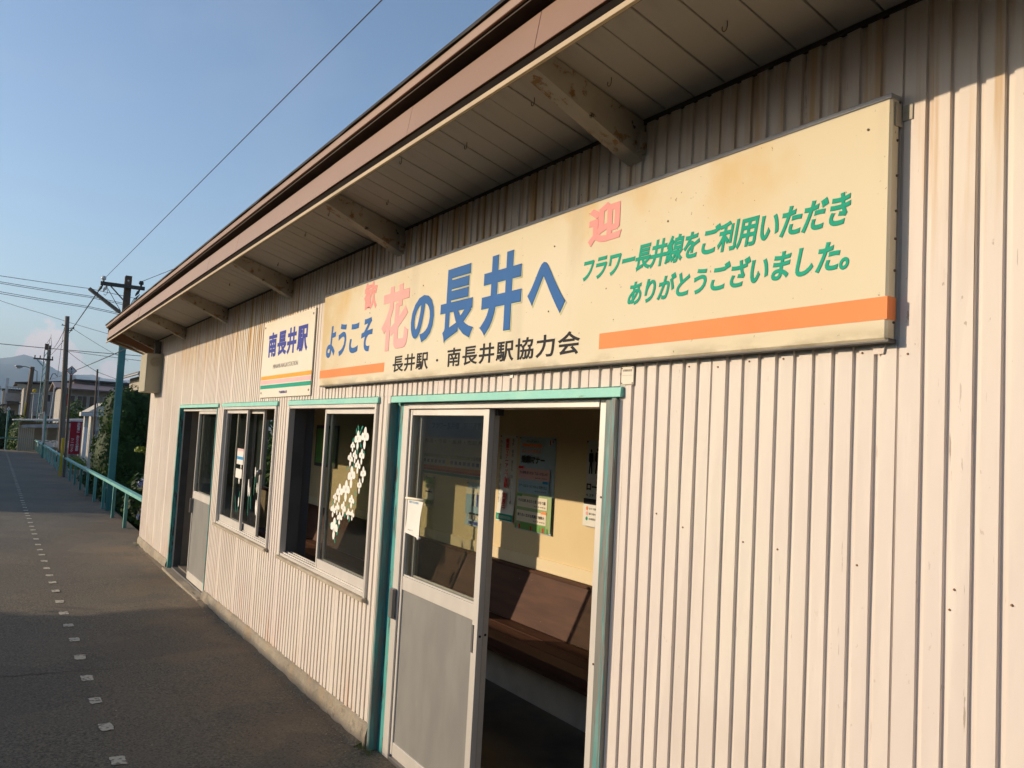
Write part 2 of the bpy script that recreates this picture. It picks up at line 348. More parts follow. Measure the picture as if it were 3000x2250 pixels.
# platform: asphalt top as a fine sheet on a concrete body
platform = MB(); rp = random.Random(3)
PX0, PX1 = -48.2, 9.0
nx = 150; nyp = 10
def pz(x, y): return gz(x) + (0.012*math.sin(x*.9)*math.sin(y*2.1) + 0.006*math.sin(x*2.7+y*3)) * (1 if y < -.08 else 0.4)
ylist = [-2.7, -2.2, -1.7, -1.3, -.95, -.6, -.3, -.12, 0.0, .12, .22]
base_i = 0
for i in range(nx+1):
    x = PX0 + (PX1-PX0)*i/nx
    for y in ylist: platform.v.append((x, y, pz(x, y)))
k = len(ylist)
for i in range(nx):
    for j in range(k-1): platform.f.append((i*k+j, (i+1)*k+j, (i+1)*k+j+1, i*k+j+1))
plat = structure(platform.build('platform', M['asphalt'], smooth=True))
B('platform_body', M['concrete'], plat, PX0+.02, PX1, -2.69, .21, LOW-.2, -.16, bevel=0)
B('platform_edge', M['concrete'], plat, PX0, PX1, .205, .26, LOW-.2, -.135, bevel=.005)
B('platform_end', M['concrete'], plat, PX0-.12, PX0+.01, -2.7, .26, LOW-.2, -.125, bevel=.005)
# painted dashes of the waiting line
def dash(i, x):
    r = random.Random(i*13+1); y = lerp_pts(x, [(-50, -1.43), (-30, -1.34), (-18, -1.285), (-4, -1.205)])
    w, h = .072, .125
    n = 14; mbd = MB(); pts = []
    for a in range(n):
        t = a/n*4; e = int(t); q = t-e
        px, py = [(-1+2*q, -1), (1, -1+2*q), (1-2*q, 1), (-1, 1-2*q)][e]
        pts.append((x+px*h/2*(1+r.uniform(-.14, .12)), y+py*w/2*(1+r.uniform(-.14, .12))))
    mbd.poly([(a, b, pz(a, b)+.004) for a, b in pts])
    return mbd.build('painted_dash', M['paint'], plat)
for i in range(80):
    x = -4.15 - .535*i
    if x > -47.5: dash(i, x)
# the thin crack across the asphalt
rc = random.Random(5); mb = MB(); pts = []
for i in range(40):
    y = -2.6 + i*.05; pts.append((-6.47 - .1*max(0, y+1.2)*.9 + rc.uniform(-.018, .018), y))
for (x0, y0), (x1, y1) in zip(pts, pts[1:]):
    w = .0045 if y0 < -1.0 else .0025
    mb.quad((x0-w, y0, pz(x0, y0)+.003), (x0+w, y0, pz(x0, y0)+.003), (x1+w, y1, pz(x1, y1)+.003), (x1-w, y1, pz(x1, y1)+.003))
mb.build('crack', M['fasciadark'], plat)
# track bed on the far side of the platform edge
structure(B('track_bed', M['ground'], None, -80, 12, -5.6, -2.75, LOW+.004, LOW+.25, bevel=.1))
# pale path beyond the platform end
structure(MB().quad((-70, -8, LOW+.01), (-56, -8, LOW+.01), (-56, -.6, LOW+.01), (-70, -.6, LOW+.01)).build('path', M['pathc']))
# mountains
def ridge(name, X, pts, depth, seed):
    r = random.Random(seed); mb = MB(); n = 160; ya, yb_ = pts[0][0], pts[-1][0]
    rows = 7
    for j in range(rows+1):
        f = j/rows
        for i in range(n+1):
            y = ya + (yb_-ya)*i/n; h = lerp_pts(y, pts)
            h += (math.sin(y*.011+seed)*6 + math.sin(y*.027+2*seed)*3.2 + math.sin(y*.063)*1.6 + r.uniform(-.9, .9)) * (X/-6000)
            g = math.sin(f*math.pi/2)
            zz = LOW + (h-LOW)*g + (math.sin(y*.02+f*5+seed)*9 if 0 < j < rows else 0)
            mb.v.append((X + depth*(1-f) + math.sin(y*.006+f*3)*60*(1-f), y, zz))
    for j in range(rows):
        for i in range(n): mb.f.append((j*(n+1)+i, j*(n+1)+i+1, (j+1)*(n+1)+i+1, (j+1)*(n+1)+i))
    return structure(mb.build(name, M['mountain'], smooth=True))
ridge('mountain', -6000, [(-5000, 250), (-1800, 420), (-700, 300), (-300, 345), (-20, 330), (60, 345), (105, 362), (150, 352), (240, 318), (330, 285), (420, 262), (480, 272), (560, 258), (760, 250), (1100, 300), (2200, 420), (3200, 340), (5200, 260)], 1500, 1)
ridge('hill', -4600, [(-4000, 170), (-1200, 300), (-400, 235), (-30, 232), (60, 222), (140, 190), (230, 150), (330, 132), (600, 150), (1300, 190), (2400, 230), (4000, 190)], 1100, 2)

# ================================================================== STATION BUILDING
st = thing('station_building', 'low station building with cream corrugated siding, teal door frames and brown eaves', 'building', (-6, 0.8, -.05))
WX0, WX1 = -13.07, 2.6
OPEN = [(-10.70, -8.65, -.3, 1.875), (-8.37, -6.56, .745, 1.866), (-6.24, -4.51, .745, 1.866), (-4.33, -2.30, -.3, 1.875)]   # door, window, window, door
SOFZ, SLOPE = 2.852, .30                                  # soffit height at the wall; rises towards the platform
def roofz(y): return SOFZ - SLOPE*y
# structural wall behind the siding
mb = MB(); xs_ = [WX0+.02] + [v for o in OPEN for v in o[:2]] + [WX1]
for i in range(0, len(xs_), 2): mb.box(xs_[i], xs_[i+1], .014, .115, -.2, 2.84)
for a, b, c, d in OPEN:
    mb.box(a, b, .014, .115, d, 2.84)
    if c > 0: mb.box(a, b, .014, .115, -.2, c)
wall = mb.build('wall', M['inner'], st)
# corrugated sheets
PITCH = .06275; G0 = -1.110
def spans(x, z0, z1):
    s_ = [(z0, z1)]
    for a, b, c, d in OPEN:
        if z1 < 2.0: d = 9.0
        if a < x < b:
            o = []
            for p, q in s_:
                if c > p: o.append((p, min(q, c)))
                if d < q: o.append((max(p, d), q))
            s_ = [(p, q) for p, q in o if q-p > .004]
    return s_
def footz(x): return lerp_pts(x, [(-13.1, .026), (-8.67, .052), (-4.3, .092), (3, .11)])
def sheet(xa, xb, z0f, z1, yoff, seed):
    r = random.Random(seed); prof = []           # (x, depth)
    kk = int((G0-xb)/PITCH) - 1
    ks = range(kk, int((G0-xa)/PITCH)+2)
    for q in sorted(ks, reverse=True):
        g = G0 - PITCH*q
        w, d = (.021, .0085) if q % 10 != 2 else (.007, .005)
        prof += [(g, 0), (g+.0012, d), (g+w-.003, d), (g+w, 0)]
    prof = [p for p in prof if xa < p[0] < xb]
    edges = [xa, xb] + [v for o in OPEN for v in o[:2] if xa < v < xb]
    def dep(x):
        for p, q in zip(prof, prof[1:]):
            if p[0] <= x <= q[0]: return p[1] + (q[1]-p[1])*(x-p[0])/max(1e-6, q[0]-p[0])
        return 0
    prof = sorted(prof + [(e, dep(e)) for e in edges])
    mb = MB(); wob = {}
    def wb(ix, z):
        kz = round(z, 3)
        if (ix, kz) not in wob: am = 1.0 if xb > -4 else .35; wob[(ix, kz)] = (am*r.uniform(-.0009, .0009), am*r.uniform(-.0011, .0011))
        return wob[(ix, kz)]
    for i in range(len(prof)-1):
        (x0, d0), (x1, d1) = prof[i], prof[i+1]
        if x1-x0 < 1e-5: continue
        zb = z0f((x0+x1)/2) + (r.uniform(-.004, .004) if z1 < 2.0 else 0)
        for p, q in spans((x0+x1)/2, zb, z1):
            n = max(1, int((q-p)/.33)); zl = [p+(q-p)*j/n for j in range(n+1)]
            for a, b in zip(zl, zl[1:]):
                v = []
                for ix, x, d, z in ((i, x0, d0, a), (i+1, x1, d1, a), (i+1, x1, d1, b), (i, x0, d0, b)):
                    wx, wy = wb(ix, z); v.append((x+wx*.6, d+yoff+wy, z))
                mb.quad(*v)
    return mb
seams = [G0 - PITCH*k + .002 for k in range(-60, 260) if k % 10 == 2]
cuts = sorted([WX0, WX1] + [s for s in seams if WX0 < s < WX1])
for i in range(len(cuts)-1):
    a, b = cuts[i], cuts[i+1]
    segs = [(a, b)] if not (a < -2.27 < b) else [(a, -2.27), (-2.27, b)]
    for a2, b2 in segs:
        if b2 - a2 < .01: continue
        if b2 <= -2.26:
            sheet(a2, b2, lambda x: 1.903, 2.862, -.0015, i).build('siding_sheet', M['siding'], wall)
            edges = sorted({a2, b2} | {v for o in OPEN for v in o[:2] if a2 < v < b2})
            for e0, e1 in zip(edges, edges[1:]):
                m2 = sheet(e0, e1, footz, 1.910, .0, i+500)
                if m2.f: m2.build('siding_sheet', M['siding'], wall)
        else:
            sheet(a2, b2, footz, 2.862, 0, i+900).build('siding_sheet', M['siding'], wall)
# nail heads with rust on the sheets
nail = MB().tube([(0, .001, 0), (0, -.0025, 0)], [.0034, .0024], 7).build('nail_head', M['nail'], wall)
nail.location = (-1.09-ORG['station_building'][0], -ORG['station_building'][1], 1.36-ORG['station_building'][2])
nail.data.transform(Matrix.Translation(Vector(ORG['station_building'])))
o0 = Vector(ORG['station_building'])
rn = random.Random(21)
for kx in range(-2, 20):
    for z_ in ((1.40, .80, 1.95) if kx < 17 else (1.95,)):
        if kx % 2 == 0 and rn.random() < .4:
            x = G0 - PITCH*kx + .03; z = z_ + rn.uniform(-.012, .012) + (.004*kx if z_ < 1.8 else 0)
            if not (-2.25 < x): continue
            c = nail.copy(); COL.objects.link(c); c.parent = wall; c.location = Vector((x, 0, z)) - o0
# concrete footing
mb = MB(); rf = random.Random(8); xs_ = [WX0 + (WX1-WX0)*i/130 for i in range(131)]
for part in ((WX0-.01, -10.70), (-8.655, -4.335), (-2.30, WX1)):
    seq = [part[0]] + [x for x in xs_ if part[0] < x < part[1]] + [part[1]]; n0 = len(mb.v)
    for x in seq:
        e = rf.uniform(-.006, .006)
        for y, z in ((-.022+e, -.25), (-.020+e+rf.uniform(-.004, .004), gz(x)*.5+footz(x)*.5), (-.010, footz(x)-.012+rf.uniform(-.004, .004)), (.012, footz(x)+.002), (.05, footz(x)+.002)): mb.v.append((x, y, z))
    for i in range(len(seq)-1):
        for j in range(4): mb.f.append((n0+i*5+j, n0+(i+1)*5+j, n0+(i+1)*5+j+1, n0+i*5+j+1))
    mb.f.append(tuple(n0+j for j in range(5))); mb.f.append(tuple(n0+(len(seq)-1)*5+j for j in reversed(range(5))))
foot = mb.build('footing', M['concrete'], st)
# dirt heaped in the corner between footing and asphalt
mb = MB(); rf = random.Random(9)
n0 = 0; seq = [-13.2 + .07*i for i in range(127)]
for x in seq:
    w = .045 + .02*rf.random(); h = .008 + .012*rf.random()
    for y, z in ((-.02, h), (-.02-w*.4, h*.6), (-.02-w, -.004)): mb.v.append((x, y, pz(x, -.1)+z))
for i in range(len(seq)-1):
    for j in range(2): mb.f.append((i*3+j, (i+1)*3+j, (i+1)*3+j+1, i*3+j+1))
mb.build('dirt_line', M['asphalt'], plat, smooth=True)
# end wall, back wall, floor
YB = 1.55
mb = MB()
for y0, y1, z0, z1 in ((.115, .42, -.2, 2.75), (.42, 1.42, -.2, .80), (.42, 1.42, 1.80, 2.5), (1.42, 1.72, -.2, 2.5)): mb.box(WX0+.02, WX0+.10, y0, y1, z0, min(z1, roofz(y1)-.03))
mb.build('end_wall', M['inner'], st)
mb = MB()
for i in range(26):
    y0 = .0 + i*.0655; mb.quad((WX0, y0, .026), (WX0+(.007 if i % 1 else 0), y0, roofz(y0)-.02), (WX0, y0+.046, roofz(y0+.046)-.02), (WX0, y0+.046, .026))
    mb.quad((WX0, y0+.046, .026), (WX0, y0+.046, roofz(y0+.046)-.02), (WX0+.009, y0+.0655, roofz(y0+.0655)-.02), (WX0+.009, y0+.0655, .026))
es = mb.build('siding_sheet', M['siding'], st)
mb = MB()
BW = [(-12.95, WX0+.1, -.2, 2.3)]
mb.box(WX0+.1, -12.9, YB, YB+.1, -.2, 2.33); mb.box(-12.9, -11.2, YB, YB+.1, -.2, .79); mb.box(-12.9, -11.2, YB, YB+.1, 1.8, 2.33); mb.box(-11.2, WX1, YB, YB+.1, -.2, 2.33)
mb.build('back_wall', M['cream_wall'], st)
B('dado_strip', M['cream_strip'], st, -11.1, WX1-.1, YB-.012, YB-.001, .765, .853, .002)
B('back_window_rail', M['bench'], st, -12.9, -11.2, YB-.02, YB+.05, .765, .80, .002)
B('right_end_wall', M['cream_wall'], st, WX1-.1, WX1, .115, YB, -.2, 2.33, 0)
B('floor', M['floor'], st, WX0+.1, WX1, .10, YB, -.3, -.012, 0)
B('pillar', M['pillar'], st, -6.57, -6.23, .116, .20, -.012, 2.33, .003)

# ---- roof: slab, fascia, soffit boards, brackets
RX0, RX1, RY0, RY1 = -13.44, 2.9, -.60, 1.95
mb = MB(); mb.prism_x([(RY0+.03, roofz(RY0)+.018), (RY1, roofz(RY1)+.018), (RY1, roofz(RY1)+.10), (RY0+.03, roofz(RY0)+.055)], RX0+.03, RX1)
roof = mb.build('roof', M['inner'], st)
def strip(name, m, y0, y1, z0, z1, bev=.002): return B(name, m, roof, RX0, RX1, y0, y1, z0, z1, bev)
strip('drip_edge', M['lip'], -.616, -.603, 2.792, 2.809, .001)
strip('shadow_batten', M['gapblack'], -.6029, -.588, 2.8045, 2.8475, 0)  # near-black strip painting the shaded recess below the fascia
strip('gap_batten', M['fasciadark'], -.617, -.520, 3.006, 3.049, 0)  # dark strip painting the shadow gap under the roof edge band
strip('gap_board', M['fasciadark'], -.560, -.530, 2.93, 3.005, 0)  # dark backing, part of the same painted gap shade
strip('roof_edge_band', M['fascia'], -.630, -.618, 3.014, 3.050)
mbx = MB(); rr_ = random.Random(4); n0 = 0; seq = [RX0-.02 + (RX1-RX0)*i/90 for i in range(91)]
for x in seq:
    e = rr_.uniform(-.004, .004)
    for y, z in ((-.640+e, 3.050), (-.642+e, 3.060+e), (-.50, 3.082), (-.50, 3.052)): mbx.v.append((x, y, z))
for i in range(90):
    for j in range(4): mbx.f.append((i*4+j, i*4+(j+1) % 4, (i+1)*4+(j+1) % 4, (i+1)*4+j))
mbx.f.append((0, 1, 2, 3))
mbx.build('roofing_edge', M['rooftop'], roof)
MB().prism_x([(-.52, 3.052), (RY1+.05, roofz(RY1)+.11), (RY1+.05, roofz(RY1)+.14), (-.52, 3.080)], RX0-.02, RX1).build('roofing', M['rooftop'], roof)
fx = RX0; rr_ = random.Random(2); joints = [-2.02 - .91*i for i in range(-4, 13)][::-1]
cutsf = [RX0] + [j for j in joints if RX0+.2 < j < RX1-.2] + [RX1]
for i, (a, b) in enumerate(zip(cutsf, cutsf[1:])):
    dy = rr_.uniform(-.0015, .0015)
    MB().prism_x([(-.612+dy, 2.848), (-.585, 2.848), (-.565, 2.972), (-.592+dy, 2.972)], a+.001, b+(.008 if i % 2 else -.001)).build('fascia_board', M['fascia'], roof, bevel=.0012)
# verge at the far end
for nm, m, x0, x1, a, b in (('verge_board', M['fascia'], RX0-.004, RX0+.026, -.195, .035), ('verge_drip', M['lip'], RX0-.012, RX0+.03, -.212, -.195)):
    MB().prism_x([(-.60, roofz(-.60)+a), (RY1, roofz(RY1)+a), (RY1, roofz(RY1)+b), (-.60, roofz(-.60)+b)], x0, x1).build(nm, m, roof)
# soffit boards, one by one
sb = None; bw = .1377; nb = int((RX1-RX0-.06)/bw)
rs = random.Random(6)
for i in range(nb):
    x0 = RX0 + .03 + i*bw
    if sb is None:
        mb = MB().prism_x([(-.575, roofz(-.575)), (.02, roofz(.02)), (.02, roofz(.02)+.014), (-.575, roofz(-.575)+.014)], x0+.0034, x0+bw-.0034)
        sb = mb.build('soffit_board', M['soffit'], roof, bevel=.0015); x00 = x0
    else: share(sb, roof, dx=x0-x00, dz=rs.uniform(-.0015, .0015))
B('eave_gap_shade', M['fasciadark'], roof, WX0, RX1, -.006, .014, 2.838, 2.852, 0)  # dark strip added to paint the shaded gap where wall meets soffit
# steel brackets under the eave
bk = None
for i, x in enumerate((-.2, -2.26, -4.30, -6.39, -8.54, -10.70, -12.86, 1.85)):
    if bk is None:
        mb = MB().prism_x([(-.55, roofz(-.55)-.075), (-.003, roofz(0)-.150), (-.003, roofz(0)-.004), (-.55, roofz(-.55)-.004)], x-.048, x+.030)
        mb.box(x+.026, x+.050, -.034, -.003, roofz(0)-.125, roofz(0)-.05)
        bk = mb.build('eave_bracket', M['bracket'], roof, bevel=.001); bx0 = x
    else: share(bk, roof, dx=x-bx0)
# little hooks left in the soffit
hook = None
for hx, hy in ((-3.05, -.28), (-4.02, -.22), (-5.15, -.3), (-6.1, -.2), (-2.15, -.22), (-1.65, -.20), (-7.4, -.25), (-3.5, -.38), (-4.6, -.34), (-2.5, -.3)):
    z = roofz(hy)
    if hook is None:
        pts = [(hx, hy, z+.004)] + [(hx+.010*math.cos(a)-.010, hy, z-.014-.012*math.sin(a)) for a in [i*.45 for i in range(9)]]
        hook = MB().tube(pts, .0016, 5).build('hook', M['rust'], roof); h0 = (hx, hy, z)
    else: share(hook, roof, hx-h0[0], hy-h0[1], z-h0[2])

# ---- door and window furniture
def casing_head(x0, x1, m=M['teal_lit']):
    mb = MB().prism_x([(-.017, 1.863), (.01, 1.865), (.01, 1.901), (-.014, 1.899)], x0, x1); return mb
casing_head(-4.290, -2.278).build('door_head_board', M['teal_lit'], st, bevel=.002)
casing_head(-10.62, -8.575).build('door_head_board', M['teal_lit'], st, bevel=.002)
casing_head(-8.41, -6.51).build('window_head_board', M['teal_lit'], st, bevel=.002)
casing_head(-6.225, -4.475).build('window_head_board', M['teal_lit'], st, bevel=.002)

def leaf(parent, x0, x1, y0, y1, zb=0.0, zt=1.829, panel=True, st_w=.05):
    mid0, mid1 = .863, .934
    B('stile', M['alu'], parent, x0, x0+st_w*.45, y0, y1, zb, zt); B('stile', M['alu'], parent, x1-st_w, x1, y0, y1, zb, zt)
    a, b = x0+st_w*.45, x1-st_w
    B('rail', M['alu'], parent, a, b, y0+.002, y1-.002, 1.797, zt); B('rail', M['alu'], parent, a, b, y0+.002, y1-.002, mid0, mid1)
    B('rail', M['alu'], parent, a, b, y0+.002, y1-.002, zb, .064)
    B('glazing_bead', M['alu'], parent, a, b, y0+.006, y0+.012, mid1+.001, mid1+.010, .001)
    B('panel', M['doorgrey'], parent, a, b, y0+.008, y1-.008, .064, mid0, .001)
    B('pane', M['glass'], parent, a, b, (y0+y1)/2-.0015, (y0+y1)/2+.0015, mid1, 1.797, 0)
# main door
d = B('door', M['alu'], st, -4.213, -4.140, .03, .125, -.03, 1.862)          # left jamb carries the rest
B('door_jamb', M['alu'], d, -2.449, -2.392, .03, .125, -.03, 1.862); B('door_jamb', M['alu'], d, -2.470, -2.450, .055, .125, -.03, 1.83)
B('door_frame_head', M['alu'], d, -4.139, -2.450, .025, .125, 1.831, 1.862); B('door_track', M['aludark'], d, -4.139, -2.450, .032, .125, -.04, -.012)
for yy in (.05, .088): B('track_rib', M['alu'], d, -4.139, -2.450, yy, yy+.006, -.012, .0, 0)
leaf(d, -4.135, -3.285, .040, .070); leaf(d, -4.10, -3.306, .080, .110)
B('stile_cover', M['aludark'], d, -3.330, -3.300, .071, .079, .0, 1.82, 0)
B('roller_stop', M['black'], d, -3.284, -3.262, .072, .105, 1.800, 1.829, 0)
B('pull_handle', M['aludark'], d, -4.205, -4.150, .008, .030, .700, .860, .006)
B('pull_recess', M['aludark'], d, -3.333, -3.316, .036, .0405, .722, .846, .001)
for hz in (.80,):
    for hx, hy in ((-3.293, .055), (-3.314, .095)): MB().tube([(hx, hy, hz), (hx+.0095, hy, hz)], .006, 8).build('latch_hole', M['black'], d)
for hz in (.35, .9, 1.5): MB().tube([(-2.42, .032, hz), (-2.42, .027, hz)], .004, 8).build('screw', M['rust'], d)
# teal posts round the main door
B('door_post', M['tealwood'], st, -4.326, -4.296, -.016, .060, -.10, 1.861, .004); B('door_post', M['teal'], st, -4.296, -4.214, .034, .10, -.06, 1.870, .003)
B('door_post', M['tealwood'], st, -2.392, -2.300, .008, .10, -.06, 1.866, .004); B('door_post', M['tealwood'], st, -2.331, -2.302, -.016, .0075, -.10, 1.861, .004)
# far door
d = B('door', M['alu'], st, -10.640, -10.605, .036, .050, -.06, 1.858)
B('jamb_shade_liner', M['jambdark'], d, -10.640, -10.606, .051, .13, -.06, 1.858, 0)  # dark lining added to paint the shade on the jamb side
B('door_jamb', M['alu'], d, -8.700, -8.664, .03, .125, -.05, 1.858); B('door_frame_head', M['alu'], d, -10.604, -8.701, .03, .125, 1.828, 1.858); B('door_track', M['aludark'], d, -10.604, -8.701, .03, .125, -.055, -.028)
leaf(d, -9.74, -8.705, .040, .070, zb=-.02); leaf(d, -9.70, -8.71, .080, .110, zb=-.02)
B('pull_handle', M['aludark'], d, -9.735, -9.71, .012, .040, .70, .86, .005)
B('inner_jamb_board', M['inner'], d, -10.66, -10.61, .13, .24, -.02, 1.86, 0)
B('door_post', M['teal'], st, -10.665, -10.620, -.012, .036, -.10, 1.860, .003); B('door_post', M['teal'], st, -8.664, -8.645, -.006, .02, -.06, 1.860, .003)
B('door_sill', M['concrete'], st, -10.70, -8.64, -.06, .032, -.3, -.045, .006); B('door_sill', M['concrete'], st, -4.33, -2.30, -.03, .032, -.3, -.035, .006)
# windows
def window(x0, x1, sashes, extra=None):
    z0, z1 = .748, 1.861; fr = .028; yd = .030
    w = MB().box(x0, x0+fr, -.016, yd, z0, z1).box(x1-fr, x1, -.016, .085, z0, z1).box(x0+fr, x1-fr, -.014, .085, z1-.022, z1).box(x0+fr, x1-fr, -.010, .085, z0, z0+.018).build('window', M['alu'], st, bevel=.0015)
    B('jamb_shade_liner', M['jambdark'], w, x0-.01, x0+fr-.002, yd+.001, .118, z0, z1, 0)  # painted shade: dark lining added on the left reveal
    for yy in (.008, .040, .070): B('track_rib', M['alu'], w, x0+fr, x1-fr, yy, yy+.005, z0+.018, z0+.027, 0)
    B('sill', M['sillwood'], w, x0-.01, x1+.01, -.034, -.001, z0-.022, z0-.001, .002)
    for a, b, y in sashes:
        B('sash_stile', M['alu'], w, a, a+.024, y, y+.022, z0+.024, z1-.022, .001); B('sash_stile', M['alu'], w, b-.024, b, y, y+.022, z0+.024, z1-.022, .001)
        B('sash_rail', M['alu'], w, a+.024, b-.024, y+.002, y+.020, z0+.026, z0+.085, .001); B('sash_rail', M['alu'], w, a+.024, b-.024, y+.002, y+.020, z1-.058, z1-.023, .001)
        B('pane', M['glass'], w, a+.024, b-.024, y+.0095, y+.0125, z0+.085, z1-.058, 0)
    return w
w1 = window(-8.335, -6.535, [(-8.305, -7.505, .014), (-7.985, -7.085, .046)], True)
w2 = window(-6.205, -4.490, [(-5.450, -4.520, .014), (-5.425, -4.525, .046)], True)
MB().sphere((-7.085, .040, 1.308), .024, 10, 6, sx=.6).build('latch', M['steel'], w1, smooth=True)

# flower stickers on the right pane of the near window
FL2 = [(-4.732, 1.657, 0.105, 0.118), (-4.845, 1.64, 0.1, 0.107), (-4.924, 1.599, 0.065, 0.057), (-4.951, 1.518, 0.079, 0.078), (-4.876, 1.538, 0.069, 0.073), (-4.765, 1.543, 0.074, 0.085), (-4.82, 1.48, 0.081, 0.076), (-4.912, 1.41, 0.111, 0.12), (-4.723, 1.437, 0.076, 0.087), (-4.772, 1.365, 0.06, 0.081), (-4.99, 1.319, 0.114, 0.118), (-5.103, 1.296, 0.102, 0.106), (-5.176, 1.257, 0.07, 0.059), (-4.885, 1.262, 0.08, 0.072), (-5.2, 1.175, 0.081, 0.076), (-5.125, 1.195, 0.071, 0.072), (-5.016, 1.204, 0.076, 0.087), (-4.926, 1.181, 0.061, 0.059), (-4.859, 1.181, 0.058, 0.059), (-5.072, 1.138, 0.081, 0.074), (-5.158, 1.065, 0.119, 0.122)]
LV2 = [(-4.877, 1.696), (-4.848, 1.717), (-4.787, 1.718), (-4.811, 1.689), (-4.789, 1.609), (-4.835, 1.572), (-4.921, 1.64), (-4.727, 1.569), (-4.885, 1.482), (-4.98, 1.46), (-4.822, 1.318), (-4.937, 1.229), (-4.833, 1.252), (-5.206, 1.223), (-5.122, 1.107), (-5.229, 1.079), (-5.095, 1.04), (-5.076, 1.087), (-5.129, 0.989), (-4.898, 1.153), (-4.977, 1.168)]
def disc(mb, cx, cz, rx, rz, ang, y, n=10, dy=.0):
    pts = []
    for i in range(n):
        t = 2*math.pi*i/n; a, b = rx*math.cos(t), rz*math.sin(t)*(1-.15*math.cos(2*t))
        pts.append((cx+a*math.cos(ang)-b*math.sin(ang), y, cz+a*math.sin(ang)+b*math.cos(ang)))
    mb.poly(pts)
rfw = random.Random(12)
for cx, cz, w_, h_ in FL2:
    mb = MB(); sy = rfw.uniform(-.2, .2)
    for q, (px_, pz_, rx_, rz_, an) in enumerate(((0, .30, .22, .24, 0), (-.34, .07, .26, .18, .5), (.34, .07, .26, .18, -.5), (0, -.33, .19, .23, 0), (0, -.04, .2, .16, 0))):
        disc(mb, cx+px_*w_, cz+(pz_+px_*sy)*h_, rx_*w_, rz_*h_, an+sy, .0225-.0001*q, 12)
    mb.build('flower_sticker', M['petal'], w2)
    mb = MB()
    for q in range(3):
        a = sy + (q-1)*.5 + (0 if cz > 1.2 else 3.1)
        mb.quad((cx, .0212, cz), (cx+.0022, .0212, cz), (cx+math.sin(a)*w_*.2+.0012, .0212, cz+math.cos(a)*h_*.2), (cx+math.sin(a)*w_*.2, .0212, cz+math.cos(a)*h_*.2))
    mb.build('sticker_line', M['ink_black'], w2)
for lx, lz in LV2:
    mb = MB(); disc(mb, lx, lz, .008, .017, rfw.uniform(-.9, .9), .0218, 8); mb.build('leaf_sticker', M['leaf_sticker'], w2)
# iris stickers and paper notices on the far window
for (xa, za), (xb, zb) in (((-7.255, 1.271), (-7.271, 1.103)), ((-7.433, 1.09), (-7.418, .906)), ((-7.773, 1.053), (-7.711, .907)), ((-7.61, 1.106), (-7.663, .912)), ((-7.356, 1.088), (-7.329, .976))):
    mb = MB().quad((xa-.006, .022 if xa < -7.5 else .054, za), (xa+.006, .022 if xa < -7.5 else .054, za), (xb+.004, .022 if xa < -7.5 else .054, zb), (xb-.004, .022 if xa < -7.5 else .054, zb)); mb.build('stem_sticker', M['leaf_sticker'], w1)
for cx, cz, rx, rz, yy in ((-7.26, 1.30, .016, .04, .053), (-7.45, 1.15, .022, .07, .053), (-7.40, 1.12, .014, .04, .053), (-7.17, 1.17, .015, .04, .053), (-7.16, 1.005, .026, .06, .053), (-7.63, 1.01, .018, .04, .0215), (-7.64, 1.33, .014, .03, .0215), (-7.67, 1.20, .02, .03, .0215)):
    mb = MB(); disc(mb, cx, cz, rx, rz, .1, yy); mb.build('flower_sticker', M['petal'], w1)
n1 = B('paper_notice', M['paper'], w1, -7.80, -7.575, .0205, .0215, 1.342, 1.483, 0)
B('notice_band', M['mascot_blue'], w1, -7.795, -7.58, .0198, .0203, 1.385, 1.412, 0); B('notice_band', M['stripe_pink'], w1, -7.795, -7.58, .0198, .0203, 1.462, 1.48, 0)
B('paper_notice', M['paper'], w1, -7.81, -7.59, .0205, .0215, 1.218, 1.300, 0)

# ================================================================== LETTERING
def letters(txt, name, m, parent, x0, x1, z0, z1, y, bold=0.0, shear=0.0, spacing=1.0, line=1.0, thick=.0012, axis='y', flip=False):
    cu = bpy.data.curves.new(name, 'FONT'); cu.body = txt; cu.size = 1.0; cu.shear = shear; cu.space_character = spacing; cu.space_line = line
    cu.resolution_u = 4; cu.bevel_depth = bold; cu.bevel_resolution = 1; cu.extrude = .01; cu.align_x = 'CENTER' if '\n' in txt else 'LEFT'
    tmp = bpy.data.objects.new('tmp', cu); COL.objects.link(tmp)
    bpy.context.view_layer.update()
    me = bpy.data.meshes.new_from_object(tmp.evaluated_get(bpy.context.evaluated_depsgraph_get()))
    bpy.data.objects.remove(tmp); bpy.data.curves.remove(cu)
    me.name = name
    vs_ = [v.co.copy() for v in me.vertices]
    ax0, ax1 = min(v.x for v in vs_), max(v.x for v in vs_); ay0, ay1 = min(v.y for v in vs_), max(v.y for v in vs_); az0, az1 = min(v.z for v in vs_), max(v.z for v in vs_)
    o0 = ORG.get(parent.name, (0, 0, 0))
    for v, c in zip(me.vertices, vs_):
        a = x0 + (x1-x0)*(c.x-ax0)/(ax1-ax0); b = z0 + (z1-z0)*(c.y-ay0)/(ay1-ay0); h = thick*(c.z-az0)/(az1-az0)
        if axis == 'y': v.co = (a-o0[0], y-h-o0[1], b-o0[2])          # read from -y
        else: v.co = (y+h-o0[0], a-o0[1], b-o0[2])                    # read from +x
    me.materials.clear(); me.materials.append(m)
    ob = bpy.data.objects.new(name, me); COL.objects.link(ob); ob.parent = parent; ORG[ob.name] = o0
    return ob

